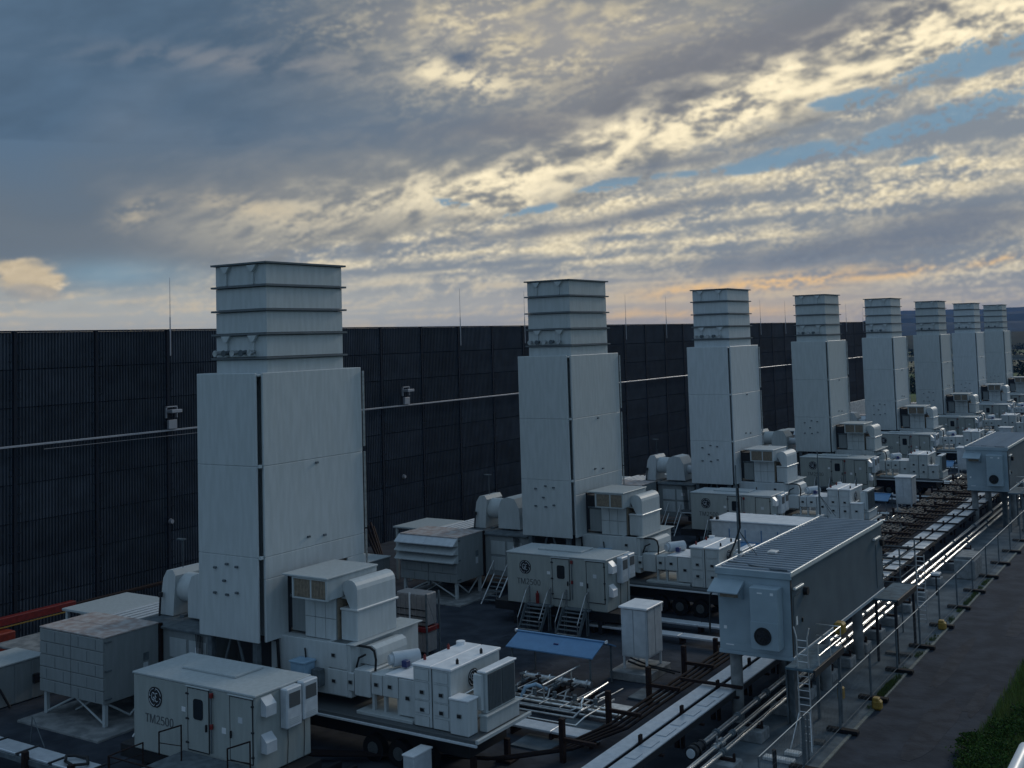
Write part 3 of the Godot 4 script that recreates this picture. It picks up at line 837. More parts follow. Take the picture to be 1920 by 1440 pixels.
# ---------------------------------------------------------------- air filter houses
func filter_houses() -> void:
	for k in 2:
		var dx := D * k
		var f := thing("air_filter_house", ["grey air filter house with a plain grid of panels, at the left edge", "grey air filter house with three louvre hoods, second of the row"][k], "air filter house", V(38.9 + dx, 0, -51.8), "air filter houses")
		var x0 := 37.1 + dx; var x1 := 40.6 + dx
		pbox("body", V(x0 + 0.1, 1.3, -54.42), V(x1, 4.6, -49.16), M.filter, f)
		pbox("roof_sheet", V(x0 + 0.02, 4.605, -54.46), V(x0 + 1.7, 4.68, -49.12), M.rust_roof, f, 0.02)
		pbox("roof_sheet", V(x0 + 1.74, 4.605, -54.46), V(x1, 4.68, -49.12), M.rust_roof, f, 0.02)
		for c in 2:
			for q in 5:
				var z := -54.4 + c * 2.64
				if k == 1 and q >= 2: continue
				pbox("filter_panel", V(x0, 1.34 + q * 0.652, z), V(x0 + 0.095, 1.34 + q * 0.652 + 0.62, z + 2.6), M.filter, f, 0.03)
		for c in 2:
			for q in 6:
				for w in 3:
					if q >= (2 if k == 1 else 5) or (q + w + c) % 2 == 0: continue
					var z := -53.8 + c * 2.64 + w * 0.7
					pbox("seam", V(x0 - 0.012, 1.4 + q * 0.652, z), V(x0 + 0.001, 1.9 + q * 0.652, z + 0.02), M.steel, f, 0.0)
		if k == 1:
			for q in 3:
				var y := 2.78 + q * 0.62
				for c in 2:
					var s := S()
					prism(s, [Vector2(x0 + 0.09, y + 0.6), Vector2(x0 - 0.55, y + 0.12), Vector2(x0 - 0.55, y + 0.06), Vector2(x0 + 0.09, y + 0.5)], 2, -54.55 + c * 2.74, -51.83 + c * 2.74)
					part("louvre_hood", s, M.ac if q == 2 else M.paint, f)
				for zz: float in [-54.58, -49.06]:
					var s := S()
					prism(s, [Vector2(x0 + 0.09, y + 0.6), Vector2(x0 - 0.55, y + 0.1), Vector2(x0 + 0.09, y + 0.0)], 2, zz - 0.02, zz + 0.02)
					part("hood_cheek", s, M.paint, f)
		for y: float in [4.35, 2.9, 1.5]:
			pbox("hinge", V(x0 + 0.1, y, -49.17), V(x0 + 0.5, y + 0.08, -49.1), M.steel, f, 0.01)
		pbox("side_plate", V(x0 + 2.5, 2.9, -49.17), V(x0 + 2.85, 3.3, -49.14), M.steel, f, 0.0)
		pbox("side_notice", V(x0 + 2.5, 2.35, -49.17), V(x0 + 2.8, 2.8, -49.145), M.ac, f, 0.0)
		for p in [[x0 + 0.3, -54.2], [x0 + 0.3, -49.4], [x1 - 0.2, -54.2], [x1 - 0.2, -49.4]]:
			pbox("leg", V(p[0] - 0.11, 0.12, p[1] - 0.11), V(p[0] + 0.11, 1.3, p[1] + 0.11), M.paint, f, 0.02)
		for e in [[V(x0 + 0.3, 0.25, -54.1), V(x0 + 0.3, 1.25, -51.9)], [V(x0 + 0.3, 0.25, -49.5), V(x0 + 0.3, 1.25, -51.7)], [V(x0 + 0.4, 1.25, -49.4), V(x0 + 1.8, 0.3, -49.4)], [V(x0 + 1.8, 0.3, -49.4), V(x1 - 0.3, 1.25, -49.4)], [V(x0 + 1.2, 0.2, -53.0), V(x0 + 2.6, 1.2, -51.5)]]:
			var s := S(); path(s, e, 0.06, 5)
			part("brace", s, M.paint, f)
		if k == 1: row(f, "air_filter_house", 1, 7, "grey air filter house with three louvre hoods, %s of the row")
	for n in 8:
		org = V(39.0 + D * n, 0, -51)
		var s := S(); box(s, V(35.9 + D * n, -0.05, -54.6), V(41.4 + D * n, 0.12, -48.0), 0.03)
		struct("concrete_slab", s, M.concrete)
	# short open stair beside each filter house from the second unit on
	var bx := D
	var t := thing("filter_stair", "short open steel stair between the second filter house and control house", "stair", V(38.5 + bx, 0, -46.5), "stairs beside the filter houses")
	for q in 6: pbox("tread", V(37.6 + bx + q * 0.27, 0.25 + q * 0.26, -47.2), V(37.85 + bx + q * 0.27, 0.3 + q * 0.26, -46.0), M.steel, t, 0.01)
	for z: float in [-47.25, -45.95]:
		var s := S()
		path(s, [V(37.4 + bx, 0, z), V(39.2 + bx, 1.8, z)], 0.07, 4)
		path(s, [V(37.5 + bx, 0.1, z), V(37.5 + bx, 1.1, z), V(39.2 + bx, 2.8, z), V(39.2 + bx, 1.8, z)], 0.035, 5)
		part("handrail", s, M.galv, t)
	row(t, "filter_stair", 1, 4, "short open steel stair between the %s filter house and control house")
	var b0 := again(t, "filter_stair", V(-D, 0, 0), "short open steel stair between the nearest filter house and control house")
	b0.set_meta("group", "stairs beside the filter houses")


# ---------------------------------------------------------------- inlet plenums, fans and flat shelters behind the filter houses
func plenums() -> void:
	var p := thing("inlet_plenum", "grey inlet plenum behind the nearest filter house", "plenum", V(43.5, 0, -47.5), "inlet plenums")
	pbox("body", V(40.9, 1.3, -49.4), V(46.8, 4.3, -45.2), M.filter, p)
	pbox("side_body", V(40.9, 1.3, -54.4), V(46.8, 4.2, -49.5), M.filter, p)
	pbox("post", V(40.64, 1.2, -49.3), V(40.86, 4.6, -49.1), M.brown, p, 0.01)
	pbox("deck", V(40.7, 4.32, -51.5), V(47.0, 4.46, -45.2), M.steel, p)
	for i in 6:
		pbox("roof_rib", V(40.9, 4.2, -54.3 + i * 0.5), V(46.8, 4.34, -54.05 + i * 0.5), M.ac, p, 0.02)
	for i in 4:
		pbox("access_panel", V(40.86, 1.7 + (i % 2) * 1.2, -48.6 + (i / 2) * 1.5), V(40.9, 2.7 + (i % 2) * 1.2, -47.3 + (i / 2) * 1.5), M.paint, p, 0.01)
	pbox("notice", V(40.84, 3.3, -46.6), V(40.86, 3.6, -46.2), M.white, p, 0.0)
	var s := S()
	for i in 5: path(s, [V(40.8, 4.4 - i * 0.05, -46.5 + i * 0.12), V(40.7, 3.2, -46.3 + i * 0.1), V(40.75, 1.5, -46.2 + i * 0.1)], 0.03, 4)
	part("cable", s, M.black, p)
	row(p, "inlet_plenum", 0, 7, "grey inlet plenum behind the %s filter house")
	var f := thing("ventilation_fan", "pale twin fan housing on the deck left of the nearest stack", "fan", V(44, 4.46, -49), "fan housings on the plenums")
	s = S(); prism(s, [Vector2(-51.25, 4.5), Vector2(-50.9, 6.5), Vector2(-50.6, 6.95), Vector2(-50.1, 7.0), Vector2(-49.9, 6.7), Vector2(-50.1, 4.5)], 0, 42.4, 44.6)
	part("scroll", s, M.clad, f)
	s = S(); prism(s, [Vector2(-48.8, 4.6), Vector2(-48.8, 6.1), Vector2(-48.5, 6.8), Vector2(-48.0, 7.0), Vector2(-47.3, 6.9), Vector2(-46.9, 6.2), Vector2(-46.8, 4.6)], 0, 42.3, 44.6)
	part("scroll", s, M.clad, f)
	s = S(); cyl(s, V(43.3, 5.95, -50.1), V(43.3, 5.95, -48.7), 0.8, 16)
	part("shaft_housing", s, M.clad, f)
	s = S(); cyl(s, V(43.4, 5.6, -46.9), V(43.4, 5.6, -45.9), 0.42, 12)
	part("motor", s, M.ac, f)
	s = S(); path(s, [V(42.2, 4.5, -51.0), V(42.2, 5.6, -50.9)], 0.06, 5); cyl(s, V(42.2, 5.5, -50.9), V(42.2, 5.75, -50.9), 0.13, 6)
	part("valve", s, M.dark, f)
	s = S(); path(s, [V(43.2, 6.8, -50.2), V(43.2, 8.6, -50.2)], 0.03, 4); box(s, V(43.1, 8.5, -50.6), V(43.3, 8.58, -50.0), 0.01)
	part("vent_pipe", s, M.steel, f)
	for i in 4: pbox("foot", V(42.5, 4.46, -51.0 + i * 1.3), V(44.4, 4.6, -50.7 + i * 1.3), M.steel, f, 0.01)
	row(f, "ventilation_fan", 0, 7, "pale twin fan housing on the deck left of the %s stack")
	var c := thing("flat_shelter", "flat pale shelter roof on posts behind the nearest filter house", "shelter", V(43.6, 0, -56.8), "flat shelters along the wall")
	pbox("roof", V(41.4, 4.12, -58.6), V(46.0, 4.26, -54.7), M.paint, c, 0.03)
	for q in [[41.6, -58.3], [41.6, -56.9], [41.6, -55.0], [45.8, -58.3], [45.8, -55.0]]:
		pbox("post", V(q[0] - 0.1, 0, q[1] - 0.1), V(q[0] + 0.1, 4.12, q[1] + 0.1), M.paint, c, 0.02)
	row(c, "flat_shelter", 0, 6, "flat pale shelter roof on posts behind the %s filter house")


# ---------------------------------------------------------------- turbine enclosure with its vent tower and hood
func hoods() -> void:
	var v := thing("vent_tower", "turbine vent tower with tan louvre box and rounded hood beside the nearest stack", "vent tower", V(42.5, 0, -38), "vent towers beside the stacks")
	# louvre box
	pbox("louvre_box", V(40.5, 7.02, -39.12), V(44.1, 8.02, -36.9), M.paint, v)
	pbox("box_roof", V(40.3, 8.03, -39.75), V(44.1, 8.12, -36.82), M.paint, v)
	pbox("louvre_back", V(40.46, 7.08, -39.02), V(40.499, 7.95, -36.98), M.dark, v, 0.0)
	for i in 22: pbox("slat", V(40.38, 7.1, -39.0 + i * 0.092), V(40.46, 7.95, -38.935 + i * 0.092), M.tan, v, 0.0)
	pbox("mullion", V(40.36, 7.08, -37.98), V(40.5, 7.95, -37.88), M.paint, v, 0.01)
	for e in [[7.0, 7.08, -39.14, -36.88], [7.95, 8.02, -39.14, -36.88], [7.08, 7.95, -39.14, -39.02], [7.08, 7.95, -36.98, -36.88]]:
		pbox("louvre_frame", V(40.34, e[0], e[2]), V(40.5, e[1], e[3]), M.paint, v, 0.015)
	# column under it
	pbox("column", V(41.3, 4.95, -39.15), V(44.0, 7.0, -37.15), M.filter, v)
	for c in 3:
		for q in 2:
			pbox("column_panel", V(41.24, 4.98 + q * 1.0, -39.13 + c * 0.665), V(41.3, 5.95 + q * 1.02, -38.49 + c * 0.665), M.clad, v, 0.02)
	pbox("side_panel", V(41.35, 5.0, -37.14), V(43.9, 6.95, -37.1), M.tan, v, 0.01)
	pbox("duct", V(41.5, 5.2, -40.45), V(45.5, 7.66, -39.2), M.dark, v)
	pbox("duct_panel", V(41.45, 5.1, -40.2), V(41.5, 6.7, -39.25), M.filter, v, 0.01)
	pbox("duct_rail", V(41.4, 6.72, -40.3), V(41.55, 6.86, -39.2), M.steel, v, 0.01)
	# hood
	var s := S()
	prism(s, [Vector2(-35.98, 6.52), Vector2(-35.98, 7.42), Vector2(-36.03, 7.6), Vector2(-36.14, 7.74), Vector2(-36.3, 7.83), Vector2(-36.55, 7.85), Vector2(-36.85, 7.72), Vector2(-36.98, 7.5), Vector2(-36.45, 6.52)], 0, 41.5, 44.4)
	part("hood", s, M.clad, v)
	pbox("hood_base", V(41.45, 4.98, -37.0), V(44.45, 6.42, -35.98), M.clad, v, 0.04)
	pbox("drip_edge", V(41.38, 6.42, -37.0), V(44.52, 6.52, -35.88), M.edge, v, 0.02)
	pbox("strut", V(41.6, 6.9, -37.1), V(41.7, 7.0, -36.5), M.paint, v, 0.01)
	pbox("rear_box", V(41.9, 7.0, -36.95), V(44.0, 7.55, -36.8), M.dark, v, 0.01)
	# enclosure below
	pbox("enclosure", V(40.95, 2.5, -41.2), V(46.2, 4.94, -36.0), M.clad, v, 0.03)
	pbox("enclosure_roof", V(40.9, 4.945, -37.2), V(46.2, 5.0, -35.7), M.paint, v, 0.01)
	s = S(); path(s, [V(40.9, 3.3, -40.8), V(40.85, 3.25, -39.2), V(40.85, 3.35, -38.9), V(40.85, 3.9, -38.75), V(40.88, 4.5, -38.85)], 0.04, 5)
	path(s, [V(40.85, 4.7, -41.2), V(40.8, 4.7, -40.6), V(40.8, 3.0, -40.5)], 0.08, 6)
	part("hose", s, M.black, v)
	row(v, "vent_tower", 0, 7, "turbine vent tower with tan louvre box and rounded hood beside the %s stack")
	var b := thing("blue_cabinet", "light blue cabinet in front of the nearest turbine enclosure", "cabinet", V(43.6, 0, -41.7), "light blue cabinets")
	b.position = V(40.2, 0, -39.6) * K
	org = V(40.2, 0, -39.6)
	pbox("body", V(40.15, 2.75, -39.15), V(40.9, 3.98, -38.2), M.skyblue, b, 0.04)
	pbox("lid", V(40.1, 3.98, -39.2), V(40.92, 4.08, -38.15), M.skyblue, b, 0.02)
	pbox("side_box", V(40.5, 2.9, -38.1), V(40.9, 3.7, -37.6), M.steel, b, 0.02)
	pbox("dial", V(40.46, 3.1, -38.0), V(40.5, 3.4, -37.75), M.white, b, 0.01)
	for z: float in [-39.05, -38.3]: pbox("stand", V(40.3, 0, z - 0.06), V(40.42, 2.75, z + 0.06), M.dark, b, 0.01)
	row(b, "blue_cabinet", 0, 3, "light blue cabinet in front of the %s turbine enclosure")


# ---------------------------------------------------------------- generator trailers
func vent_square(y: float, z: float, x: float, parent: Node) -> void:
	var o := pbox("vent", V(x - 0.035, y - 0.1, z - 0.13), V(x, y + 0.1, z + 0.13), M.paint, parent, 0.01)
	pbox("vent_opening", V(x - 0.045, y - 0.075, z - 0.105), V(x - 0.035, y + 0.075, z + 0.105), M.black, o, 0.0)

func generators() -> void:
	var g := thing("generator_trailer", "generator trailer with emblem block and radiator, nearest of the row", "trailer", V(42.3, 0, -35), "generator trailers")
	var x := 40.6
	pbox("deck", V(40.25, 1.82, -46.5), V(44.5, 2.0, -28.35), M.grille, g)
	pbox("deck_rim", V(40.15, 1.74, -46.5), V(40.25, 1.84, -28.3), M.ac, g, 0.01)
	pbox("deck_rim", V(40.15, 1.9, -28.35), V(44.5, 2.06, -28.2), M.paint, g, 0.01)
	pbox("chassis", V(40.9, 0.9, -46.0), V(43.9, 1.8, -29.2), M.black, g)
	for z: float in [-31.4, -32.9, -34.4]:
		for w: float in [40.55, 43.7]:
			var s := S(); cyl(s, V(w, 0.6, z), V(w + 0.42, 0.6, z), 0.6, 16)
			var ty := part("wheel", s, M.rubber, g)
			s = S(); cyl(s, V(w - 0.03, 0.6, z), V(w + 0.02, 0.6, z), 0.3, 12); cyl(s, V(w - 0.08, 0.6, z), V(w, 0.6, z), 0.12, 8)
			part("rim", s, M.grille, ty)
	for p in [[40.9, -29.0], [43.6, -29.0], [40.9, -45.4]]:
		var s := S(); box(s, V(p[0] - 0.12, 0.1, p[1] - 0.12), V(p[0] + 0.12, 1.0, p[1] + 0.12), 0.02); box(s, V(p[0] - 0.4, 0.0, p[1] - 0.4), V(p[0] + 0.4, 0.12, p[1] + 0.4), 0.02)
		part("jack", s, M.brown, g)
	# main block: two halves with a groove
	for h in 2:
		var z0: float = [-32.0, -30.94][h]; var z1: float = [-30.98, -29.92][h]
		pbox("block", V(x, 2.02, z0), V(44.55, 4.62, z1), M.clad, g, 0.03)
		pbox("block_roof", V(x - 0.05, 4.625, z0 - (0.06 if h == 0 else 0.0)), V(44.6, 4.74, z1 + (0.06 if h == 1 else 0.0)), M.white, g, 0.03)
		for e in [[4.06, 4.55], [3.22, 3.98], [2.62, 3.16], [2.05, 2.5]]:
			pbox("access_panel", V(x - 0.035, e[0], z0 + 0.1), V(x, e[1], z1 - 0.12), M.clad, g, 0.015)
		vent_square(3.55, z0 + 0.52, x - 0.035, g); vent_square(2.78, z0 + 0.52, x - 0.035, g)
	pbox("groove", V(x + 0.02, 2.02, -30.98), V(44.5, 4.6, -30.94), M.dark, g, 0.0)
	var lg := S(); prism(lg, scallop(42.35, 3.95, 0.4), 2, -29.92, -29.9)
	var em := part("emblem", lg, M.dark, g)
	emblem(V(42.35, 3.95, -29.9), 0.4, false, em)
	for p in [[41.4, -30.1], [43.3, -30.1], [41.3, -31.85], [43.2, -31.9]]:
		var s := S(); cyl(s, V(p[0], 4.74, p[1]), V(p[0], 4.92, p[1]), 0.07, 8); cyl(s, V(p[0], 4.92, p[1]), V(p[0], 4.98, p[1]), 0.04, 6)
		part("beacon", s, M.red if p[1] < -31 else M.black, g)
	var s0 := S(); cyl(s0, V(44.2, 4.74, -31.9), V(44.2, 4.88, -31.9), 0.22, 10)
	part("roof_cap", s0, M.white, g)
	# small cabinet and radiator at the near end
	pbox("small_cabinet", V(40.42, 2.02, -29.86), V(41.15, 3.5, -28.88), M.clad, g, 0.03)
	pbox("cabinet_lid", V(40.38, 3.5, -29.9), V(41.2, 3.58, -28.84), M.white, g, 0.02)
	vent_square(2.85, -29.35, 40.42, g)
	pbox("radiator_frame", V(41.5, 2.75, -28.95), V(43.85, 4.5, -28.62), M.paint, g, 0.03)
	pbox("radiator_top", V(41.4, 4.5, -29.05), V(43.95, 4.58, -28.58), M.white, g, 0.02)
	for i in 2:
		var c := pbox("radiator_core", V(41.62 + i * 1.1, 2.85, -28.62), V(42.64 + i * 1.1, 4.42, -28.58), M.grille, g, 0.0)
		for q in 9: pbox("fin", V(41.68 + i * 1.1 + q * 0.11, 2.88, -28.58), V(41.7 + i * 1.1 + q * 0.11, 4.4, -28.565), M.steel, c, 0.0)
	pbox("radiator_shroud", V(41.3, 2.9, -29.2), V(41.5, 4.45, -28.75), M.clad, g, 0.03)
	pbox("sill", V(41.3, 2.02, -28.9), V(43.95, 2.66, -28.5), M.paint, g, 0.02)
	pbox("sill_lip", V(41.25, 2.66, -28.95), V(44.0, 2.74, -28.45), M.paint, g, 0.01)
	var s1 := S(); path(s1, [V(41.3, 3.4, -29.8), V(42.1, 3.55, -29.6)], 0.09, 6)
	part("coolant_pipe", s1, M.chrome, g)
	# the stepped row of housings towards the turbine
	for e in [[-33.1, -32.04, 2.2, 3.84, 1], [-34.05, -33.14, 2.9, 3.86, 1], [-34.72, -34.09, 2.9, 3.84, 1], [-35.75, -34.8, 2.7, 3.92, 0], [-36.15, -35.8, 2.85, 3.7, 1]]:
		pbox("housing", V(40.9, e[2], e[0]), V(43.6, e[3], e[1]), M.clad, g, 0.03)
		if e[4]: vent_square(lerpf(e[2], e[3], 0.5), (e[0] + e[1]) / 2.0, 40.9, g)
	pbox("housing_top", V(40.9, 3.87, -33.9), V(43.6, 3.92, -32.05), M.white, g, 0.01)
	for q in 2:
		pbox("housing", V(40.88, 2.55 + q * 1.23, -37.42), V(43.4, 3.75 + q * 1.25, -36.2), M.clad, g, 0.03)
		vent_square(3.2 + q * 1.2, -37.0, 40.88, g)
	for z: float in [-33.2, -34.0, -34.7]:
		pbox("support", V(41.0, 2.0, z - 0.07), V(41.2, 2.9, z + 0.07), M.paint, g, 0.01)
	pbox("skid", V(40.6, 2.0, -35.4), V(43.8, 2.15, -32.1), M.paint, g, 0.02)
	var s2 := S(); prism(s2, [Vector2(-36.2, 3.95), Vector2(-36.2, 4.7), Vector2(-35.3, 4.85), Vector2(-35.05, 4.72), Vector2(-34.98, 4.4), Vector2(-34.98, 3.95)], 0, 41.7, 44.0)
	part("elbow_duct", s2, M.clad, g)
	s2 = S(); path(s2, [V(41.3, 4.9, -36.2), V(41.2, 4.92, -35.0), V(41.2, 4.8, -34.75), V(41.2, 4.4, -34.65), V(41.2, 3.9, -34.7)], 0.06, 6)
	path(s2, [V(41.25, 3.9, -35.9), V(41.2, 4.35, -35.7), V(41.2, 4.55, -35.3)], 0.05, 5)
	part("hose", s2, M.black, g)
	s2 = S(); cyl(s2, V(42.0, 4.25, -34.3), V(43.1, 4.25, -33.6), 0.36, 12); cyl(s2, V(41.85, 4.25, -34.4), V(42.0, 4.25, -34.3), 0.25, 10)
	part("motor", s2, M.ac, g)
	pbox("terminal_box", V(41.9, 4.0, -33.7), V(42.2, 4.3, -33.4), M.navy, g, 0.02)
	row(g, "generator_trailer", 0, 7, "generator trailer with emblem block and radiator, %s of the row")
	# oil skids between the units
	var k := thing("oil_skid", "low oil skid with tanks and pipes beyond the second generator trailer", "skid", V(48.5 + D, 0, -37), "oil skids between the units")
	var ox := 47.0 + D
	pbox("base_frame", V(ox, 0.1, -39.4), V(ox + 3.4, 0.4, -34.4), M.steel, k)
	pbox("tank", V(ox + 0.3, 0.4, -39.2), V(ox + 2.6, 2.1, -37.4), M.paint, k, 0.06)
	pbox("cooler", V(ox + 0.2, 0.4, -37.1), V(ox + 2.2, 2.7, -36.0), M.clad, k, 0.04)
	pbox("control_box", V(ox + 0.1, 0.9, -35.7), V(ox + 0.7, 2.2, -34.8), M.ac, k, 0.03)
	for i in 5:
		var s := S(); path(s, [V(ox + 0.2 + i * 0.5, 0.6, -34.3), V(ox + 0.2 + i * 0.5, 1.2 + 0.2 * (i % 3), -34.6), V(ox + 0.3 + i * 0.5, 1.3 + 0.2 * (i % 3), -37.2), V(ox + 0.4 + i * 0.5, 2.4, -37.3)], 0.06, 6)
		part("pipe", s, M.galv, k)
	for z: float in [-39.3, -36.9, -34.5]:
		var s := S(); path(s, [V(ox + 0.05, 0.3, z), V(ox + 0.05, 3.0, z), V(ox + 3.3, 3.0, z), V(ox + 3.3, 0.3, z)], 0.05, 5)
		part("guard_frame", s, M.steel, k)
	row(k, "oil_skid", 1, 6, "low oil skid with tanks and pipes beyond the %s generator trailer")
	# wrapped goods on a scaffold behind each generator
	var w := thing("wrapped_scaffold", "plastic-wrapped pallets on a scaffold right of the nearest vent tower", "wrapped pallets", V(55.9, 0, -43.8), "wrapped pallets on scaffolds")
	w.position = V(55.9, 0, -43.8) * K
	for q in 2:
		pbox("wrapped_bundle", V(55.5, [0.15, 1.75][q], -44.95 + q * 0.02), V(56.6, [1.35, 3.7][q], -42.62), M.wrap, w, 0.06)
		for i in 5: pbox("fold", V(55.44, [0.2, 1.8][q], -44.7 + i * 0.42), V(55.52, [1.3, 3.6][q], -44.6 + i * 0.42), M.wrap, w, 0.03)
		pbox("strap", V(55.42, [0.15, 1.75][q], -43.9), V(55.5, [1.36, 3.71][q], -43.78), M.white, w, 0.01)
	for y: float in [2.0, 2.3, 2.7]: pbox("band", V(55.43, y, -44.97), V(55.5, y + 0.05, -42.6), M.dark, w, 0.0)
	pbox("shelf", V(55.35, 1.42, -45.0), V(56.7, 1.7, -42.5), M.red, w, 0.02)
	for q in [[55.4, -45.02], [55.4, -42.52], [56.7, -45.02], [56.7, -42.52]]:
		pbox("upright", V(q[0] - 0.05, 0, q[1] - 0.05), V(q[0] + 0.05, 3.75, q[1] + 0.05), M.steel, w, 0.01)
	var s3 := S(); path(s3, [V(55.4, 3.7, -42.5), V(55.2, 0.0, -40.9)], 0.012, 3)
	part("guy_line", s3, M.steel, w)
	row(w, "wrapped_scaffold", 0, 4, "plastic-wrapped pallets on a scaffold right of the %s vent tower")


# ---------------------------------------------------------------- things between the units and the trays
func yard_things() -> void:
	var c := thing("blue_canopy", "bright blue sloped canopy on thin posts over the nearest pipe skid", "canopy", V(54.9, 0, -32.8), "blue canopies over the pipe skids")
	var s := S(); prism(s, [Vector2(53.5, 1.9), Vector2(54.9, 2.42), Vector2(54.9, 2.48), Vector2(53.5, 1.96)], 2, -35.5, -29.95)
	part("roof_slope", s, M.gloss_blue, c)
	s = S(); prism(s, [Vector2(54.91, 2.42), Vector2(56.3, 1.9), Vector2(56.3, 1.96), Vector2(54.91, 2.48)], 2, -35.5, -29.95)
	part("roof_slope", s, M.gloss_blue, c)
	pbox("ridge_cap", V(54.82, 2.46, -35.62), V(55.0, 2.53, -29.85), M.gloss_blue, c, 0.01)
	for z: float in [-35.66, -29.82]: pbox("finial", V(54.8, 2.42, z - 0.05), V(55.02, 2.58, z + 0.05), M.white, c, 0.02)
	for x: float in [53.7, 56.1]:
		for z: float in [-35.2, -30.2]: pbox("post", V(x - 0.04, 0, z - 0.04), V(x + 0.04, 1.98, z + 0.04), M.steel, c, 0.0)
	pbox("clasp", V(54.15, 2.2, -32.75), V(54.25, 2.27, -32.45), M.navy, c, 0.01)
	row(c, "blue_canopy", 0, 4, "bright blue sloped canopy on thin posts over the %s pipe skid")
	var p := thing("pipe_skid", "galvanised pipe manifold and valves in front of the nearest blue canopy", "pipework", V(51.5, 0, -31), "pipe skids")
	s = S(); cyl(s, V(52.75, 0.75, -33.9), V(52.9, 0.75, -29.7), 0.2, 10)
	part("manifold", s, M.galv, p)
	for i in 6:
		s = S(); cyl(s, V(52.76 + i * 0.02, 0.75, -33.7 + i * 0.75), V(52.76 + i * 0.02, 0.75, -33.62 + i * 0.75), 0.29, 10)
		part("flange", s, M.chrome if i % 2 == 0 else M.galv, p)
	for i in 5:
		s = S(); path(s, [V(49.6 + i * 0.28, 0.35 + (i % 2) * 0.18, -33.5), V(49.7 + i * 0.28, 0.35 + (i % 2) * 0.18, -26.4 - i * 0.25)], 0.07 + 0.02 * (i % 3), 6)
		part("pipe", s, M.galv if i % 2 == 0 else M.chrome, p)
	for i in 4:
		s = S(); path(s, [V(52.8, 0.75, -33.4 + i), V(51.4, 0.72, -33.4 + i), V(51.2, 0.4, -33.4 + i), V(50.6, 0.38, -33.4 + i)], 0.06, 6)
		part("branch_pipe", s, M.galv, p)
		s = S(); cyl(s, V(51.9, 0.74, -33.4 + i), V(51.9, 1.15, -33.4 + i), 0.04, 6); cyl(s, V(51.9, 1.12, -33.4 + i), V(51.9, 1.16, -33.4 + i), 0.17, 10); cyl(s, V(51.75, 0.72, -33.4 + i), V(52.05, 0.72, -33.4 + i), 0.13, 8)
		part("valve", s, M.steel if i % 2 == 0 else M.brown, p)
	for i in 7:
		s = S(); path(s, [V(48.4 + i * 0.62, 0.2 + 0.1 * (i % 3), -33.9), V(48.5 + i * 0.62, 0.22 + 0.1 * (i % 3), -28.2 - (i % 4) * 0.5), V(48.9 + i * 0.5, 0.55 + 0.1 * (i % 2), -27.9 - (i % 4) * 0.5), V(50.2 + i * 0.4, 0.6, -27.8 - (i % 4) * 0.5)], 0.05 + 0.015 * (i % 2), 6)
		part("pipe", s, M.chrome if i % 3 == 0 else M.galv, p)
	for i in 5:
		s = S(); path(s, [V(49.0, 0.75, -33.0 + i * 1.2), V(53.0, 0.8, -32.7 + i * 1.2)], 0.035, 5)
		part("tube", s, M.galv, p)
		s = S(); cyl(s, V(50.4, 0.7, -32.9 + i * 1.2), V(50.4, 1.0, -32.9 + i * 1.2), 0.12, 8)
		part("valve_body", s, M.steel, p)
	s = S(); path(s, [V(53.2, 0.9, -28.9), V(50.4, 0.9, -28.8), V(50.1, 0.75, -28.75), V(50.0, 0.45, -28.7), V(50.2, 0.2, -28.6), V(51.0, 0.18, -28.4)], 0.07, 6)
	part("bent_pipe", s, M.chrome, p)
	s = S(); path(s, [V(50.4, 0.35, -32.6), V(50.6, 0.9, -32.4), V(51.0, 1.0, -32.0), V(51.4, 0.7, -31.6)], 0.1, 6)
	part("bent_pipe", s, M.skyblue, p)
	for i in 3: pbox("support", V(51.0, 0, -33.6 + i * 2.0), V(53.2, 0.5, -33.45 + i * 2.0), M.brown, p, 0.01)
	s = S(); path(s, [V(49.9, 1.4, -30.9), V(53.4, 1.5, -30.7)], 0.06, 6); path(s, [V(52.6, 0, -30.75), V(52.6, 1.48, -30.75)], 0.06, 5); path(s, [V(50.0, 0, -30.9), V(50.0, 1.4, -30.9)], 0.05, 5)
	part("rail", s, M.chrome, p)
	row(p, "pipe_skid", 0, 4, "galvanised pipe manifold and valves in front of the %s blue canopy")
	var w := thing("white_cabinet", "tall white cabinet on short legs on a concrete plinth, nearest of its kind", "cabinet", V(58.0, 0, -29.3), "tall white cabinets")
	pbox("plinth", V(56.6, 0, -30.6), V(59.6, 0.45, -28.2), M.concrete, w, 0.03)
	pbox("body", V(57.25, 1.15, -30.1), V(59.2, 3.82, -28.5), M.ac, w, 0.02)
	pbox("lid", V(57.15, 3.82, -30.2), V(59.3, 3.94, -28.4), M.white, w, 0.03)
	pbox("door", V(57.22, 1.25, -30.05), V(57.25, 3.78, -29.34), M.ac, w, 0.012)
	pbox("door", V(57.22, 1.25, -29.3), V(57.25, 3.78, -28.55), M.ac, w, 0.012)
	for i in 2: pbox("side_panel", V(57.35 + i * 0.92, 1.25, -28.5), V(58.22 + i * 0.92, 3.78, -28.47), M.ac, w, 0.012)
	pbox("hood", V(59.2, 3.3, -29.2), V(59.6, 3.75, -28.6), M.white, w, 0.03)
	for q in [[57.33, -30.0], [57.33, -28.6], [59.1, -30.0], [59.1, -28.6]]: pbox("leg", V(q[0] - 0.06, 0.45, q[1] - 0.06), V(q[0] + 0.06, 1.15, q[1] + 0.06), M.ac, w, 0.01)
	s = S(); path(s, [V(57.6, 0.8, -29.9), V(57.7, 0.6, -29.2), V(57.7, 0.6, -28.2), V(57.9, 0.4, -27.2)], 0.06, 5); path(s, [V(57.9, 0.9, -29.9), V(57.9, 0.65, -28.8), V(58.2, 0.4, -27.0)], 0.05, 5)
	part("cable", s, M.black, w)
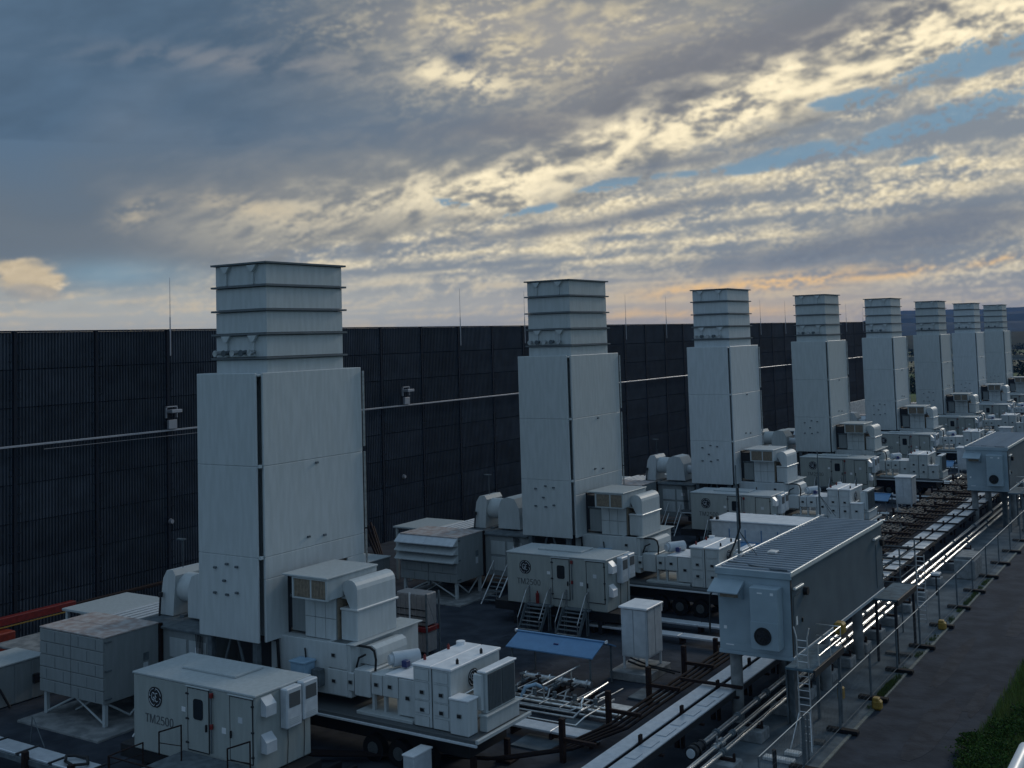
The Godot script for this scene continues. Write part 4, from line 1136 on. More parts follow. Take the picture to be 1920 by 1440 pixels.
	row(w, "white_cabinet", 0, 4, "tall white cabinet on short legs on a concrete plinth, %s of its kind")
	# covered cable ducts crossing the yard, from the second unit on
	for i in 2:
		var x := 65.0 + i * 2.9
		var d := thing("covered_duct", "pale covered cable duct across the yard left of the nearest switch house, %s one" % ["near", "far"][i], "cable duct", V(x, 0, -30), "cable ducts across the yard")
		for q in 4: pbox("cover", V(x - 0.4, 0.42, -36.4 + q * 3.2), V(x + 0.4, 0.56, -33.24 + q * 3.2), M.tray, d, 0.02)
		for q in 5: pbox("support", V(x - 0.3, 0, -36.2 + q * 3.1), V(x + 0.3, 0.42, -36.0 + q * 3.1), M.brown, d, 0.01)
		for n in 4: again(d, "covered_duct", V(D * (n + 1), 0, 0), "pale covered cable duct across the yard at the %s unit, %s one" % [ORD[n + 2], ["near", "far"][i]])
	# one more duct at the lower left, and one by the near posts
	var l := thing("covered_duct", "bright covered cable duct at the lower left corner", "cable duct", V(32, 0, -47), "cable ducts across the yard")
	for q in 4: pbox("cover", V(31.4, 0.92, -52.4 + q * 2.4), V(32.4, 1.02, -50.2 + q * 2.4), M.tray, l, 0.02)
	for q in 4: pbox("strap", V(31.3, 1.0, -50.16 + q * 2.4), V(32.5, 1.06, -50.04 + q * 2.4), M.dark, l, 0.01)
	pbox("side_rail", V(31.3, 0.7, -52.4), V(31.4, 0.92, -42.6), M.steel, l, 0.0)
	for q in 3: pbox("post", V(31.1, 0, -50.3 + q * 3.3), V(31.35, 1.3, -50.05 + q * 3.3), M.brown, l, 0.01)
	org = V(32, 1.05, -44.3)
	single("hose_coil", pipe_run([V(32.0, 1.12, -45.0), V(31.6, 1.17, -44.5), V(31.5, 1.14, -43.9), V(31.95, 1.14, -43.4), V(32.35, 1.17, -44.0), V(32.3, 1.14, -44.7), V(32.0, 1.18, -45.0), V(31.55, 1.24, -44.4)], 0.07), M.black, org, "dark coil of hose lying on the lower left cable duct", "hose")
	var d2 := thing("covered_duct", "pale blue covered duct below the nearest pipe skid", "cable duct", V(47.0, 0, -28), "cable ducts across the yard")
	for q in 2: pbox("cover", V(46.5, 0.4, -31.0 + q * 2.6), V(47.5, 0.52, -28.45 + q * 2.6), M.tray, d2, 0.02)
	for q in 3: pbox("support", V(46.6, 0, -30.8 + q * 2.2), V(47.4, 0.4, -30.65 + q * 2.2), M.brown, d2, 0.01)
	for i in 4:
		org = V(46.0 + i * 2.9, 0.0, -29.0 + i * 0.6)
		s = S(); box(s, org + V(-0.8, 0.008, -0.9), org + V(0.9, 0.07 + 0.01 * i, 1.1), 0.02)
		single("cover_plate", s, M.path if i != 2 else M.board, org, ["pale cover plate on the ground at the near jack of the nearest trailer", "pale cover plate on the ground below the first brown post", "light cover plate on the ground between the first two brown posts", "pale cover plate on the ground by the third brown post"][i], "cover plate", "cover plates on the yard")
	# short white cabinet at the bottom edge
	var b := thing("small_cabinet", "small white cabinet standing alone at the bottom edge below the nearest trailer", "cabinet", V(39.5, 0, -31))
	pbox("body", V(38.9, 0, -31.32), V(40.2, 1.32, -30.74), M.ac, b, 0.02)
	pbox("lid", V(38.86, 1.32, -31.36), V(40.24, 1.4, -30.7), M.white, b, 0.04)
	s = S()
	# grating and steel frames lying before the trailer
	for q in 5:
		org = V(36.6, 0, -35.0 + q * 0.9)
		s = S(); box(s, V(35.2, 0.02, -35.3 + q * 0.95), V(39.2, 0.34, -35.1 + q * 0.95), 0.01)
		single("floor_beam", s, M.dark, org, "dark steel floor beam lying right of the nearest control house, %s one" % ["leftmost", "second", "middle", "fourth", "rightmost"][q], "steel beam", "steel beams on the ground")
	org = V(38.0, 0, -33)
	s = S(); path(s, [V(37.4, 0.1, -33.3), V(38.2, 0.15, -32.9), V(38.9, 0.1, -32.95), V(39.5, 0.12, -32.7)], 0.05, 5)
	single("yellow_hose", s, M.yellow, org, "short yellow hose on the ground before the nearest trailer", "hose")
	# white long container between the second and third units
	var lc := thing("long_container", "long white container between the second and third units, mostly behind the ribbed roof", "container", V(88.0, 0, -33))
	pbox("body", V(86.4, 0.9, -36.8), V(90.2, 3.9, -28.6), M.ac, lc, 0.04)
	pbox("roof", V(86.3, 3.9, -36.9), V(90.3, 4.02, -28.5), M.white, lc, 0.03)
	for i in 5:
		var z := -35.2 + i * 1.35
		pbox("door", V(86.35, 1.3, z), V(86.4, 3.3, z + 1.05), M.ac, lc, 0.012)
		pbox("door_frame", V(86.33, 1.25, z - 0.07), V(86.4, 3.36, z - 0.01), M.gloss_blue, lc, 0.0)
		pbox("latch", V(86.3, 1.8, z + 0.8), V(86.35, 1.88, z + 1.0), M.dark, lc, 0.01)
	pbox("base", V(86.6, 0, -36.6), V(90.0, 0.9, -28.8), M.dark, lc)
	for z: float in [-36.9, -36.4]: pbox("lifting_lug", V(86.4, 4.0, z), V(86.7, 4.25, z + 0.2), M.black, lc, 0.01)
	# grey container at the left edge, red boom and orange machine by the wall
	var gc := thing("grey_container", "grey-green container cut by the left edge of the picture", "container", V(37.0, 0, -58.5))
	pbox("body", V(30.0, 0.05, -60.0), V(39.4, 2.22, -57.3), M.filter, gc, 0.04)
	pbox("roof", V(30.0, 2.22, -60.05), V(39.45, 2.32, -57.25), M.paint, gc, 0.03)
	for i in 9: pbox("rib", V(30.4 + i * 1.02, 0.15, -57.3), V(30.55 + i * 1.02, 2.15, -57.27), M.filter, gc, 0.01)
	pbox("panel_box", V(38.6, 0.9, -57.28), V(38.95, 1.4, -57.05), M.black, gc, 0.01)
	s = S(); path(s, [V(36.6, 1.1, -57.2), V(37.0, 0.1, -56.9)], 0.07, 5)
	part("strut", s, M.black, gc)
	for n in 5: again(gc, "grey_container", V(D * (n + 1), 0, 0), "grey-green flat container along the wall side, between the %s and %s filter houses" % [ORD[n], ORD[n + 1]])
	var g2 := thing("low_platform", "pale low roof between the left container and the filter house", "roof", V(41, 0, -61))
	pbox("top", V(39.8, 1.9, -63.0), V(44.0, 2.02, -58.8), M.concrete, g2, 0.03)
	for q in [[40.0, -62.8], [40.0, -59.0], [43.8, -62.8], [43.8, -59.0]]: pbox("post", V(q[0] - 0.1, 0, q[1] - 0.1), V(q[0] + 0.1, 1.9, q[1] + 0.1), M.steel, g2, 0.01)
	var rb := thing("boom_lift", "red and orange boom lift parked along the foot of the dark wall", "boom lift", V(41, 0, -66))
	pbox("boom", V(33.0, 2.2, -66.3), V(47.6, 2.68, -65.8), M.red, rb, 0.03)
	pbox("boom_inner", V(47.6, 2.28, -66.2), V(58.0, 2.5, -65.9), M.brown, rb, 0.03)
	pbox("boom_rail", V(33.0, 2.1, -65.78), V(47.0, 2.16, -65.7), M.yellow, rb, 0.0)
	pbox("body", V(39.4, 0.75, -67.2), V(42.6, 2.0, -64.9), M.orange, rb, 0.06)
	for q in [[39.6, -67.2], [42.4, -67.2], [39.6, -64.9], [42.4, -64.9]]:
		s = S(); cyl(s, V(q[0], 0.5, q[1] - 0.2), V(q[0], 0.5, q[1] + 0.2), 0.5, 14)
		part("wheel", s, M.rubber, rb)
	s = S(); path(s, [V(43.4, 0.1, -64.4), V(43.6, 0.7, -64.4), V(44.2, 0.8, -64.2), V(44.9, 0.5, -63.8), V(45.2, 0.05, -63.5)], 0.13, 6)
	part("hose", s, M.black, rb)
	for i in 3:
		org = V([79.5, 98.0, 100.5][i], 0, -66.5)
		s = S(); beam_bunch(s, org, i)
		single("rusty_beams", s, M.brown, org, ["rusty steel beams leaning at the wall right of the nearest stack", "rusty steel beams leaning at the wall behind the second flat shelter, left bundle", "rusty steel beams leaning at the wall behind the second flat shelter, right bundle"][i], "steel beams", "rusty beams at the wall")


func pipe_run(pts: Array, r: float) -> SurfaceTool:
	var s := S(); path(s, pts, r, 5)
	return s

func beam_bunch(s: SurfaceTool, o: Vector3, k: int) -> void:
	for i in 4:
		path(s, [o + V(-0.9 + i * 0.35, 0.0, 0.8 - i * 0.1), o + V(0.3 + i * 0.4, 2.2 + 0.2 * ((i + k) % 3), -1.6)], 0.13, 4)


# ---------------------------------------------------------------- switch houses on columns
func switch_houses() -> void:
	var e := thing("switch_house", "long grey-blue switch house with ribbed roof on columns, nearest of the row", "switch house", V(60.7, 0, -20.3), "switch houses on columns")
	var x0 := 52.5; var x1 := 69.0; var z0 := -22.15; var z1 := -18.45
	pbox("front_wall", V(x0, 3.72, z0), V(x0 + 0.1, 7.42, z1), M.switch, e, 0.03)
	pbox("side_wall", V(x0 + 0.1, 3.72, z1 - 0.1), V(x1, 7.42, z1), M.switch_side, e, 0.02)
	pbox("back_wall", V(x0 + 0.1, 3.72, z0), V(x1, 7.42, z0 + 0.1), M.switch, e, 0.02)
	pbox("end_wall", V(x1 - 0.1, 3.72, z0 + 0.1), V(x1, 7.42, z1 - 0.1), M.switch, e, 0.0)
	pbox("floor_frame", V(x0 - 0.04, 3.52, z0 - 0.04), V(x1 + 0.04, 3.72, z1 + 0.04), M.switch, e, 0.02)
	pbox("skirt", V(x0 - 0.05, 3.72, z0 + 0.2), V(x0, 4.05, z1 - 0.1), M.switch, e, 0.02)
	pbox("fascia", V(x0 - 0.1, 7.34, z0 - 0.08), V(x0, 7.66, z1 + 0.08), M.switch, e, 0.02)
	pbox("roof", V(x0 - 0.05, 7.42, z0 - 0.05), V(x1 + 0.05, 7.6, z1 + 0.05), M.roofing, e, 0.02)
	for i in 30:
		pbox("roof_rib", V(x0 + 0.5 + i * 0.54, 7.6, z0 + 0.02), V(x0 + 0.58 + i * 0.54, 7.68, z1 - 0.02), M.roofing, e, 0.015)
	for z: float in [z0 - 0.1, z1 + 0.02]: pbox("roof_edge", V(x0 - 0.1, 7.5, z), V(x1 + 0.1, 7.72, z + 0.09), M.edge, e, 0.03)
	pbox("corner_post", V(x0 - 0.01, 3.7, z1 - 0.02), V(x0 + 0.14, 7.4, z1 + 0.02), M.dark, e, 0.01)
	# air unit, intake hood, plates on the front
	var ac := pbox("air_conditioner", V(x0 - 0.75, 4.1, -20.25), V(x0, 7.0, -18.85), M.switch, e, 0.04)
	pbox("lower_cover", V(x0 - 0.79, 4.12, -20.23), V(x0 - 0.75, 5.4, -18.87), M.switch, ac, 0.02)
	var s := S(); cyl(s, V(x0 - 0.84, 4.75, -19.62), V(x0 - 0.78, 4.75, -19.62), 0.42, 22)
	part("fan_opening", s, M.black, ac)
	s = S()
	for i in 5: 
		var a := TAU * i / 5
		quad(s, V(x0 - 0.86, 4.75, -19.62), V(x0 - 0.88, 4.75 + cos(a) * 0.3, -19.62 + sin(a) * 0.3), V(x0 - 0.85, 4.75 + cos(a + 0.5) * 0.36, -19.62 + sin(a + 0.5) * 0.36), V(x0 - 0.855, 4.75 + cos(a + 0.9) * 0.2, -19.62 + sin(a + 0.9) * 0.2), V(-1, 0, 0))
	part("fan_blades", s, M.dark, ac)
	for q in 3:
		s = S(); var ring := []
		for i in 21: ring.append(V(x0 - 0.9, 4.75 + cos(TAU * i / 20) * (0.16 + q * 0.12), -19.62 + sin(TAU * i / 20) * (0.16 + q * 0.12)))
		path(s, ring, 0.01, 4)
		part("fan_guard", s, M.dark, ac)
	pbox("notice", V(x0 - 0.765, 6.72, -19.85), V(x0 - 0.75, 6.78, -19.6), M.white, ac, 0.0)
	pbox("notice", V(x0 - 0.765, 6.68, -19.2), V(x0 - 0.75, 6.8, -19.05), M.white, ac, 0.0)
	s = S(); prism(s, [Vector2(x0, 7.12), Vector2(x0 - 1.0, 6.68), Vector2(x0 - 1.0, 6.63), Vector2(x0, 6.9)], 2, -22.3, -20.75)
	part("intake_hood", s, M.switch, e)
	s = S(); prism(s, [Vector2(x0, 6.88), Vector2(x0 - 0.5, 6.62), Vector2(x0 - 0.35, 6.3), Vector2(x0, 6.2)], 2, -22.0, -20.8)
	part("intake_box", s, M.switch, e)
	pbox("intake_filter", V(x0 - 0.46, 6.34, -21.85), V(x0 - 0.4, 6.56, -20.95), M.tan, e, 0.0)
	pbox("notice", V(x0 - 0.015, 4.7, -21.9), V(x0, 4.85, -21.75), M.white, e, 0.0)
	pbox("notice", V(x0 - 0.065, 3.95, -21.8), V(x0 - 0.05, 4.0, -21.4), M.white, e, 0.0)
	# long side: lamps, door, notices
	for x: float in [x0 + 0.5, x1 - 1.9]:
		pbox("side_lamp", V(x - 0.3, 6.82, z1 + 0.04), V(x + 0.95, 6.94, z1 + 0.2), M.edge, e, 0.03)
		s = S(); cyl(s, V(x + 1.45, 6.45, z1), V(x + 1.45, 6.45, z1 + 0.22), 0.2, 12)
		part("siren", s, M.black, e)
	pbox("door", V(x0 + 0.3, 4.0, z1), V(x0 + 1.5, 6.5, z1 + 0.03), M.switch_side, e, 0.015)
	pbox("door_handle", V(x0 + 1.3, 5.1, z1 + 0.03), V(x0 + 1.4, 5.3, z1 + 0.1), M.black, e, 0.01)
	pbox("notice", V(x0 + 0.55, 5.1, z1 + 0.03), V(x0 + 0.75, 5.5, z1 + 0.04), M.white, e, 0.0)
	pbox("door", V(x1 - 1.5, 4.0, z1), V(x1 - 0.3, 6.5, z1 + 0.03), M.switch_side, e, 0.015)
	for q in 3: pbox("hinge", V(x1 - 0.3, 4.4 + q * 0.9, z1 + 0.0), V(x1 - 0.15, 4.55 + q * 0.9, z1 + 0.06), M.black, e, 0.01)
	s = S(); path(s, [V(x0 + 1.2, 7.7, z0 + 0.1), V(x0 + 1.4, 7.66, z0 + 0.5), V(x0 + 1.0, 7.66, z0 + 1.4), V(x0 + 0.5, 7.66, z0 + 2.6), V(x0 + 0.5, 7.66, z1 - 0.3)], 0.04, 4)
	part("roof_cable", s, M.steel, e)
	# columns
	for q in [[54.2, -19.2], [60.2, -19.4], [66.8, -19.5], [53.4, -21.7], [60.2, -21.7], [66.8, -21.7]]:
		s = S()
		if q[0] == 54.2:
			box(s, V(q[0] - 0.2, 0, q[1] - 0.22), V(q[0] + 0.2, 3.5, q[1] - 0.14), 0.0); box(s, V(q[0] - 0.2, 0, q[1] + 0.14), V(q[0] + 0.2, 3.5, q[1] + 0.22), 0.0); box(s, V(q[0] - 0.04, 0, q[1] - 0.14), V(q[0] + 0.04, 3.5, q[1] + 0.14), 0.0)
			part("steel_column", s, M.steel, e)
		else:
			cyl(s, V(q[0], 0, q[1]), V(q[0], 3.5, q[1]), 0.3, 14)
			part("concrete_column", s, M.concrete, e)
	for x: float in [54.2, 60.2, 66.8]: pbox("cross_beam", V(x - 0.2, 3.2, -22.1), V(x + 0.2, 3.5, -18.5), M.steel, e, 0.01)
	for n in [2, 4]:
		again(e, "switch_house", V(D * n, 0, 0), "long grey-blue switch house with ribbed roof on columns, %s of the row" % ["", "", "second", "", "third"][n])
	# landing with ladder, and a second landing at the far door
	for k in 3:
		var px: float = [51.2, 66.4, 51.2 + D * 2][k]
		var t := thing("landing", ["grey steel landing with white handrail at the near door of the nearest switch house", "bare dark steel landing at the far door of the nearest switch house", "grey steel landing at the near door of the second switch house"][k], "platform", V(px + 2.2, 0, -17.8), "landings at the switch houses")
		pbox("deck", V(px, 3.5, -18.42), V(px + 4.5, 3.62, -17.1), M.decking, t, 0.02)
		pbox("edge_beam", V(px, 3.3, -17.1), V(px + 4.5, 3.62, -17.0), M.dark, t, 0.01)
		for q in [[0.15, -17.2], [4.3, -17.2], [0.15, -18.3], [4.3, -18.3]]:
			if k == 0 and q[0] < 1: continue
			pbox("leg", V(px + q[0] - 0.07, 0, q[1] - 0.07), V(px + q[0] + 0.07, 3.5, q[1] + 0.07), M.dark if k == 1 else M.steel, t, 0.01)
		if k != 1:
			for y: float in [4.05, 4.6]:
				s = S(); path(s, [V(px + 0.9, y, -17.1), V(px + 4.4, y, -17.1), V(px + 4.4, y, -18.3)], 0.035, 6)
				part("handrail", s, M.chrome, t)
			for q in [0.9, 2.7, 4.4]:
				s = S(); path(s, [V(px + q, 3.6, -17.1), V(px + q, 4.6, -17.1)], 0.03, 5)
				part("rail_post", s, M.ladder, t)
	for k in 2:
		var lx: float = [51.5, 76.3][k]
		var top: float = [5.0, 4.4][k]
		var lz: float = [-17.75, -18.1][k]
		var l := thing("ladder", ["white ladder leaning at the landing of the nearest switch house", "grey step ladder with scaffold at the far end of the nearest switch house"][k], "ladder", V(lx, 0, lz))
		for sd: float in [-0.28, 0.28]:
			s = S(); path(s, [V(lx + 0.3, 0.0, lz + sd), V(lx - 0.1, top, lz + sd * 0.9 + 0.12)], 0.035, 5)
			if k == 0: path(s, [V(lx - 0.1, top, lz + sd * 0.9 + 0.12), V(lx - 0.1, top + 0.45, lz + sd * 1.3 + 0.12)], 0.03, 5)
			part("rail", s, M.ladder, l)
		for q in 15:
			var f := (q + 0.6) / 15.0
			s = S(); cyl(s, V(lx + 0.3 - 0.4 * f, top * f, lz - 0.27 + 0.12 * f), V(lx + 0.3 - 0.4 * f, top * f, lz + 0.27 + 0.12 * f), 0.025, 5)
			part("rung", s, M.ladder, l)
		if k == 0:
			for sd: float in [-0.5, 0.5]:
				s = S(); path(s, [V(lx + 0.2, 1.5, lz + sd * 0.5), V(lx - 0.5, 0.0, lz + sd)], 0.03, 5)
				part("stay", s, M.ladder, l)
	# scaffold tower over the trays beyond the nearest house
	var sc := thing("scaffold", "thin grey scaffold tower over the cable trays beyond the nearest switch house", "scaffold", V(76, 0, -20))
	for x: float in [73.5, 77.5]:
		for z: float in [-22.6, -18.6]:
			s = S(); path(s, [V(x, 0, z), V(x, 5.2, z)], 0.05, 5); part("upright", s, M.steel, sc)
	for y: float in [2.2, 3.4, 4.6]:
		for z: float in [-22.6, -18.6]:
			s = S(); path(s, [V(73.5, y, z), V(77.5, y, z)], 0.04, 5); part("ledger", s, M.steel, sc)
		for x: float in [73.5, 77.5]:
			s = S(); path(s, [V(x, y, -22.6), V(x, y, -18.6)], 0.04, 5); part("ledger", s, M.steel, sc)
	for q in 2:
		s = S(); path(s, [V(73.5 + q * 4, 2.2, -22.6), V(77.5 - q * 4, 4.6, -18.6)], 0.035, 5); part("brace", s, M.steel, sc)
	# masts on the roof edge
	for k in 2:
		var mx: float = [55.6, 69.2][k]
		org = V(mx, 7.7, -22.2)
		var ma := thing("mast", ["thin grey aerial mast at the near left roof edge of the nearest switch house", "thin grey aerial mast at the far left roof corner of the nearest switch house"][k], "mast", org, "aerial masts on the switch house roof")
		s = S(); cyl(s, org, org + V(0, 2.4, 0), 0.06, 7); cyl(s, org + V(0, 2.4, 0), org + V(0, 4.6 - 0.6 * k, 0), 0.035, 6)
		part("pole", s, M.steel, ma)
		s = S(); path(s, [org + V(0, 1.3, 0), org + V(0.9, 0, 0.4)], 0.02, 4); path(s, [org + V(0, 1.3, 0), org + V(0.2, 0, 0.9)], 0.02, 4)
		part("stay", s, M.steel, ma)
		pbox("base_plate", org + V(-0.2, -0.02, -0.15), org + V(0.25, 0.05, 0.2), M.board, ma, 0.01)
		if k == 0:
			s = S(); path(s, [org + V(0.02, 3.4, 0.08), org + V(0.05, 1.4, 0.1), org + V(-0.3, 0.6, -0.1), org + V(-1.2, -0.6, -0.4), org + V(-2.6, -1.6, -0.6), org + V(-3.0, -3.4, -0.5)], 0.05, 5)
			part("cable", s, M.black, ma)
	org = V(57.0, 7.66, -20.9)
	s = S(); box(s, org + V(-0.3, 0, -0.2), org + V(0.3, 0.1, 0.25), 0.02)
	single("roof_box", s, M.board, org, "small pale box lying on the ribbed roof", "box")


# ---------------------------------------------------------------- cable trays, pipes, posts
func pipes_and_trays() -> void:
	for t in 2:
		var z0: float = [-23.5, -22.52][t]; var z1: float = [-22.68, -21.66][t]
		var o := thing("cable_tray", "silver covered cable tray along the yard, %s one of the pair" % ["left", "right"][t], "cable tray", V(60, 1.4, (z0 + z1) / 2), "covered cable trays")
		var x := 34.0
		while x < 150.0:
			var near := x < 70.0
			var len := 2.16
			pbox("cover", V(x, 1.56, z0 + 0.03), V(x + len - (0.015 if near else 0.22), 1.62, z1 - 0.03), M.tray, o, 0.02)
			x += len
		pbox("side_rail", V(34, 1.3, z1 - 0.03), V(150, 1.57, z1), M.dark, o, 0.0)
		pbox("side_rail", V(34, 1.3, z0), V(150, 1.57, z0 + 0.03), M.dark, o, 0.0)
		pbox("tray_base", V(34, 1.3, z0 + 0.03), V(150, 1.34, z1 - 0.03), M.dark, o, 0.0)
		if t == 1:
			for i in 7: pbox("dented_cover", V(42.5 + i * 1.5, 1.62, z0 + 0.1), V(43.2 + i * 1.5 + 0.2 * (i % 3), 1.65, z1 - 0.25), M.tray, o, 0.02)
	for i in 24:
		var x := 44.4 + i * 4.33
		var o := thing("tray_support", "brown post between the covered trays, %s" % (["nearest the bottom edge", "second from the bottom edge", "with a bar across both trays"][i] if i < 3 else "%s in line beyond the one with the long bar" % many(i - 3)), "post", V(x, 0, -22.6), "tray supports")
		pbox("column", V(x - 0.12, 0, -22.66), V(x + 0.12, 1.95, -22.54), M.brown, o, 0.01)
		pbox("column_side", V(x - 0.1, 0, -23.0), V(x + 0.1, 1.25, -22.8), M.brown, o, 0.01)
		pbox("cross_bar", V(x - 0.08, 1.2, -23.7), V(x + 0.08, 1.3, -21.5), M.brown, o, 0.01)
		if i == 2 or i > 5:
			pbox("top_bar", V(x - 0.08, 1.68, -24.6), V(x + 0.08, 1.82, -21.3), M.brown if i == 2 else M.black, o, 0.01)
	for i in 22:
		var x := 44.6 + i * 4.47
		var o := thing("cable_post", "rusty cable post with one arm, %s" % (["nearest the bottom edge", "second from the bottom edge", "third, before the tall white cabinet", "fourth, left of the nearest switch house"][i] if i < 4 else "%s in line behind the nearest switch house" % many(i - 4)), "post", V(x, 0, -26.65), "cable posts with arms")
		pbox("column", V(x - 0.12, 0, -26.77), V(x + 0.12, 1.95 if i < 4 else 1.3, -26.53), M.brown, o, 0.01)
		pbox("arm", V(x - 0.08, 0.95, -26.53), V(x + 0.08, 1.12, -24.9), M.brown, o, 0.01)
	for i in 4:
		org = V(60, 0.7, -25.0 - i * 0.3)
		var s := S()
		var z := -25.0 - i * 0.32
		path(s, [V(38.5, 0.35 + 0.04 * i, -38.0 - i * 0.2), V(41.5, 0.32, -32.2 - i * 0.2), V(43.0 - i * 0.15, 0.35, -28.6 - i * 0.25), V(45.0 - i * 0.2, 0.5, -26.4 - i * 0.25), V(48.0, 0.75, z - 0.1), V(52.0, 0.88, z), V(66.0, 0.88, z), V(72.0, 0.9, z), V(140.0, 0.9, z)], 0.075, 7)
		single("power_cable", s, M.cable, org, "thick dark power cable bending round to the nearest trailer, %s of four" % ["rightmost", "second from right", "third from right", "leftmost"][i], "cable", "thick power cables")
	# lighter cable bundles stored on racks beyond
	for i in 9:
		org = V(100, 0.8, -26.5 - i * 0.28)
		var s := S()
		for q in 44:
			var x := 77.0 + q * 1.7
			cyl(s, V(x, 0.75 + 0.08 * ((q + i) % 3), org.z), V(x + 1.25, 0.75 + 0.08 * ((q * 2 + i) % 3), org.z + 0.05), 0.11, 5)
		single("cable_bundle", s, M.timber, org, "tan cable bundle on racks beyond the nearest switch house, %s from the trays" % many(i), "cable", "tan cable bundles on racks")
	for i in 12:
		org = V(80 + i * 5.6, 0, -27.6)
		var s := S(); box(s, org + V(-0.08, 0.95, -1.6), org + V(0.08, 1.12, 1.6), 0.01); box(s, org + V(-0.1, 0, -1.6), org + V(0.1, 1.5, -1.4), 0.01)
		single("cable_rack", s, M.brown, org, "dark rack bar across the tan cable bundles, %s from the nearest switch house" % many(i), "rack", "cable rack bars")
	# three silver pipes
	var spec := [[46.1, -20.9, 0.98, 0.13], [40.0, -20.3, 0.95, 0.1], [38.0, -19.95, 0.8, 0.11]]
	for k in 3:
		var q: Array = spec[k]
		var p := thing("steel_pipe", ["wide steel pipe with a flanged end cap along the yard", "bright silver pipe beside the capped pipe", "bright silver pipe nearest the fence"][k], "pipe", V(80, q[2], q[1]), "long pipes along the fence")
		var x: float = q[0]
		while x < 150.0:
			var e := minf(x + 9.0, 150.0)
			var s := S(); cyl(s, V(x, q[2], q[1]), V(e, q[2], q[1]), q[3], 12)
			part("pipe_length", s, M.chrome if k > 0 else M.galv, p)
			s = S(); cyl(s, V(e - 0.12, q[2], q[1]), V(e + 0.02, q[2], q[1]), q[3] * 1.5, 10); cyl(s, V(e + 0.1, q[2], q[1]), V(e + 0.24, q[2], q[1]), q[3] * 1.5, 10)
			part("flange", s, M.steel, p)
			x = e
		if k == 0:
			var s := S(); cyl(s, V(45.85, q[2], q[1]), V(46.1, q[2], q[1]), 0.3, 16); cyl(s, V(46.25, q[2], q[1]), V(46.4, q[2], q[1]), 0.3, 16); cyl(s, V(46.1, q[2], q[1]), V(46.9, q[2], q[1]), 0.2, 12); cyl(s, V(46.9, q[2], q[1]), V(47.05, q[2], q[1]), 0.24, 12)
			part("end_flange", s, M.dark, p)
			s = S(); cyl(s, V(45.78, q[2], q[1]), V(45.86, q[2], q[1]), 0.2, 14)
			part("end_cap", s, M.ac, p)
			for i in 3:
				s = S(); cyl(s, V(48.6 + i * 2.6, q[2], q[1]), V(48.75 + i * 2.6, q[2], q[1]), 0.19, 10); part("clamp", s, M.steel, p)
		elif k == 1:
			var s := S(); cyl(s, V(47.5, q[2], q[1]), V(47.9, q[2], q[1]), 0.2, 10); cyl(s, V(47.0, q[2], q[1]), V(47.2, q[2], q[1]), 0.17, 10); cyl(s, V(47.35, q[2] + 0.1, q[1]), V(47.35, q[2] + 0.4, q[1]), 0.04, 6)
			part("valve", s, M.galv, p)
	var bx := [[46.9, -19.5], [51.4, -19.9], [55.6, -19.8], [58.4, -19.8], [61.8, -19.7], [64.9, -19.6], [68.2, -19.6], [71.4, -19.6], [75.0, -19.6], [79.0, -19.6], [83.0, -19.6], [88.0, -19.6], [94.0, -19.6], [100.0, -19.6]]
	var bl := ["nearest the bottom edge", "left of the white ladder", "behind the white ladder", "under the landing with the handrail", "left of the middle column of the nearest switch house", "right of the middle column of the nearest switch house", "under the bare dark landing", "first beyond the bare dark landing", "at the foot of the scaffold", "just beyond the scaffold", "second beyond the scaffold", "third beyond the scaffold", "fourth beyond the scaffold", "fifth beyond the scaffold"]
	for i in bx.size():
		var o := thing("concrete_block", "square concrete pipe block, " + bl[i], "concrete block", V(bx[i][0], 0, bx[i][1]), "concrete blocks under the pipes")
		var a := V(bx[i][0], 0, bx[i][1] - 0.3)
		pbox("block", a + V(-0.55, 0, -0.6), a + V(0.55, 0.55, 0.62), M.block, o, 0.04)
		var s := S(); box(s, a + V(-0.08, 0.55, -0.5), a + V(0.08, 0.68, 0.5), 0.01); box(s, a + V(-0.06, 0.6, 0.4), a + V(0.06, 0.9, 0.5), 0.01)
		part("saddle", s, M.brown, o)


func many(i: int) -> String:
	return ["first", "second", "third", "fourth", "fifth", "sixth", "seventh", "eighth", "ninth", "tenth", "eleventh", "twelfth", "thirteenth", "fourteenth", "fifteenth", "sixteenth", "seventeenth", "eighteenth", "nineteenth", "twentieth", "twenty-first"][i]


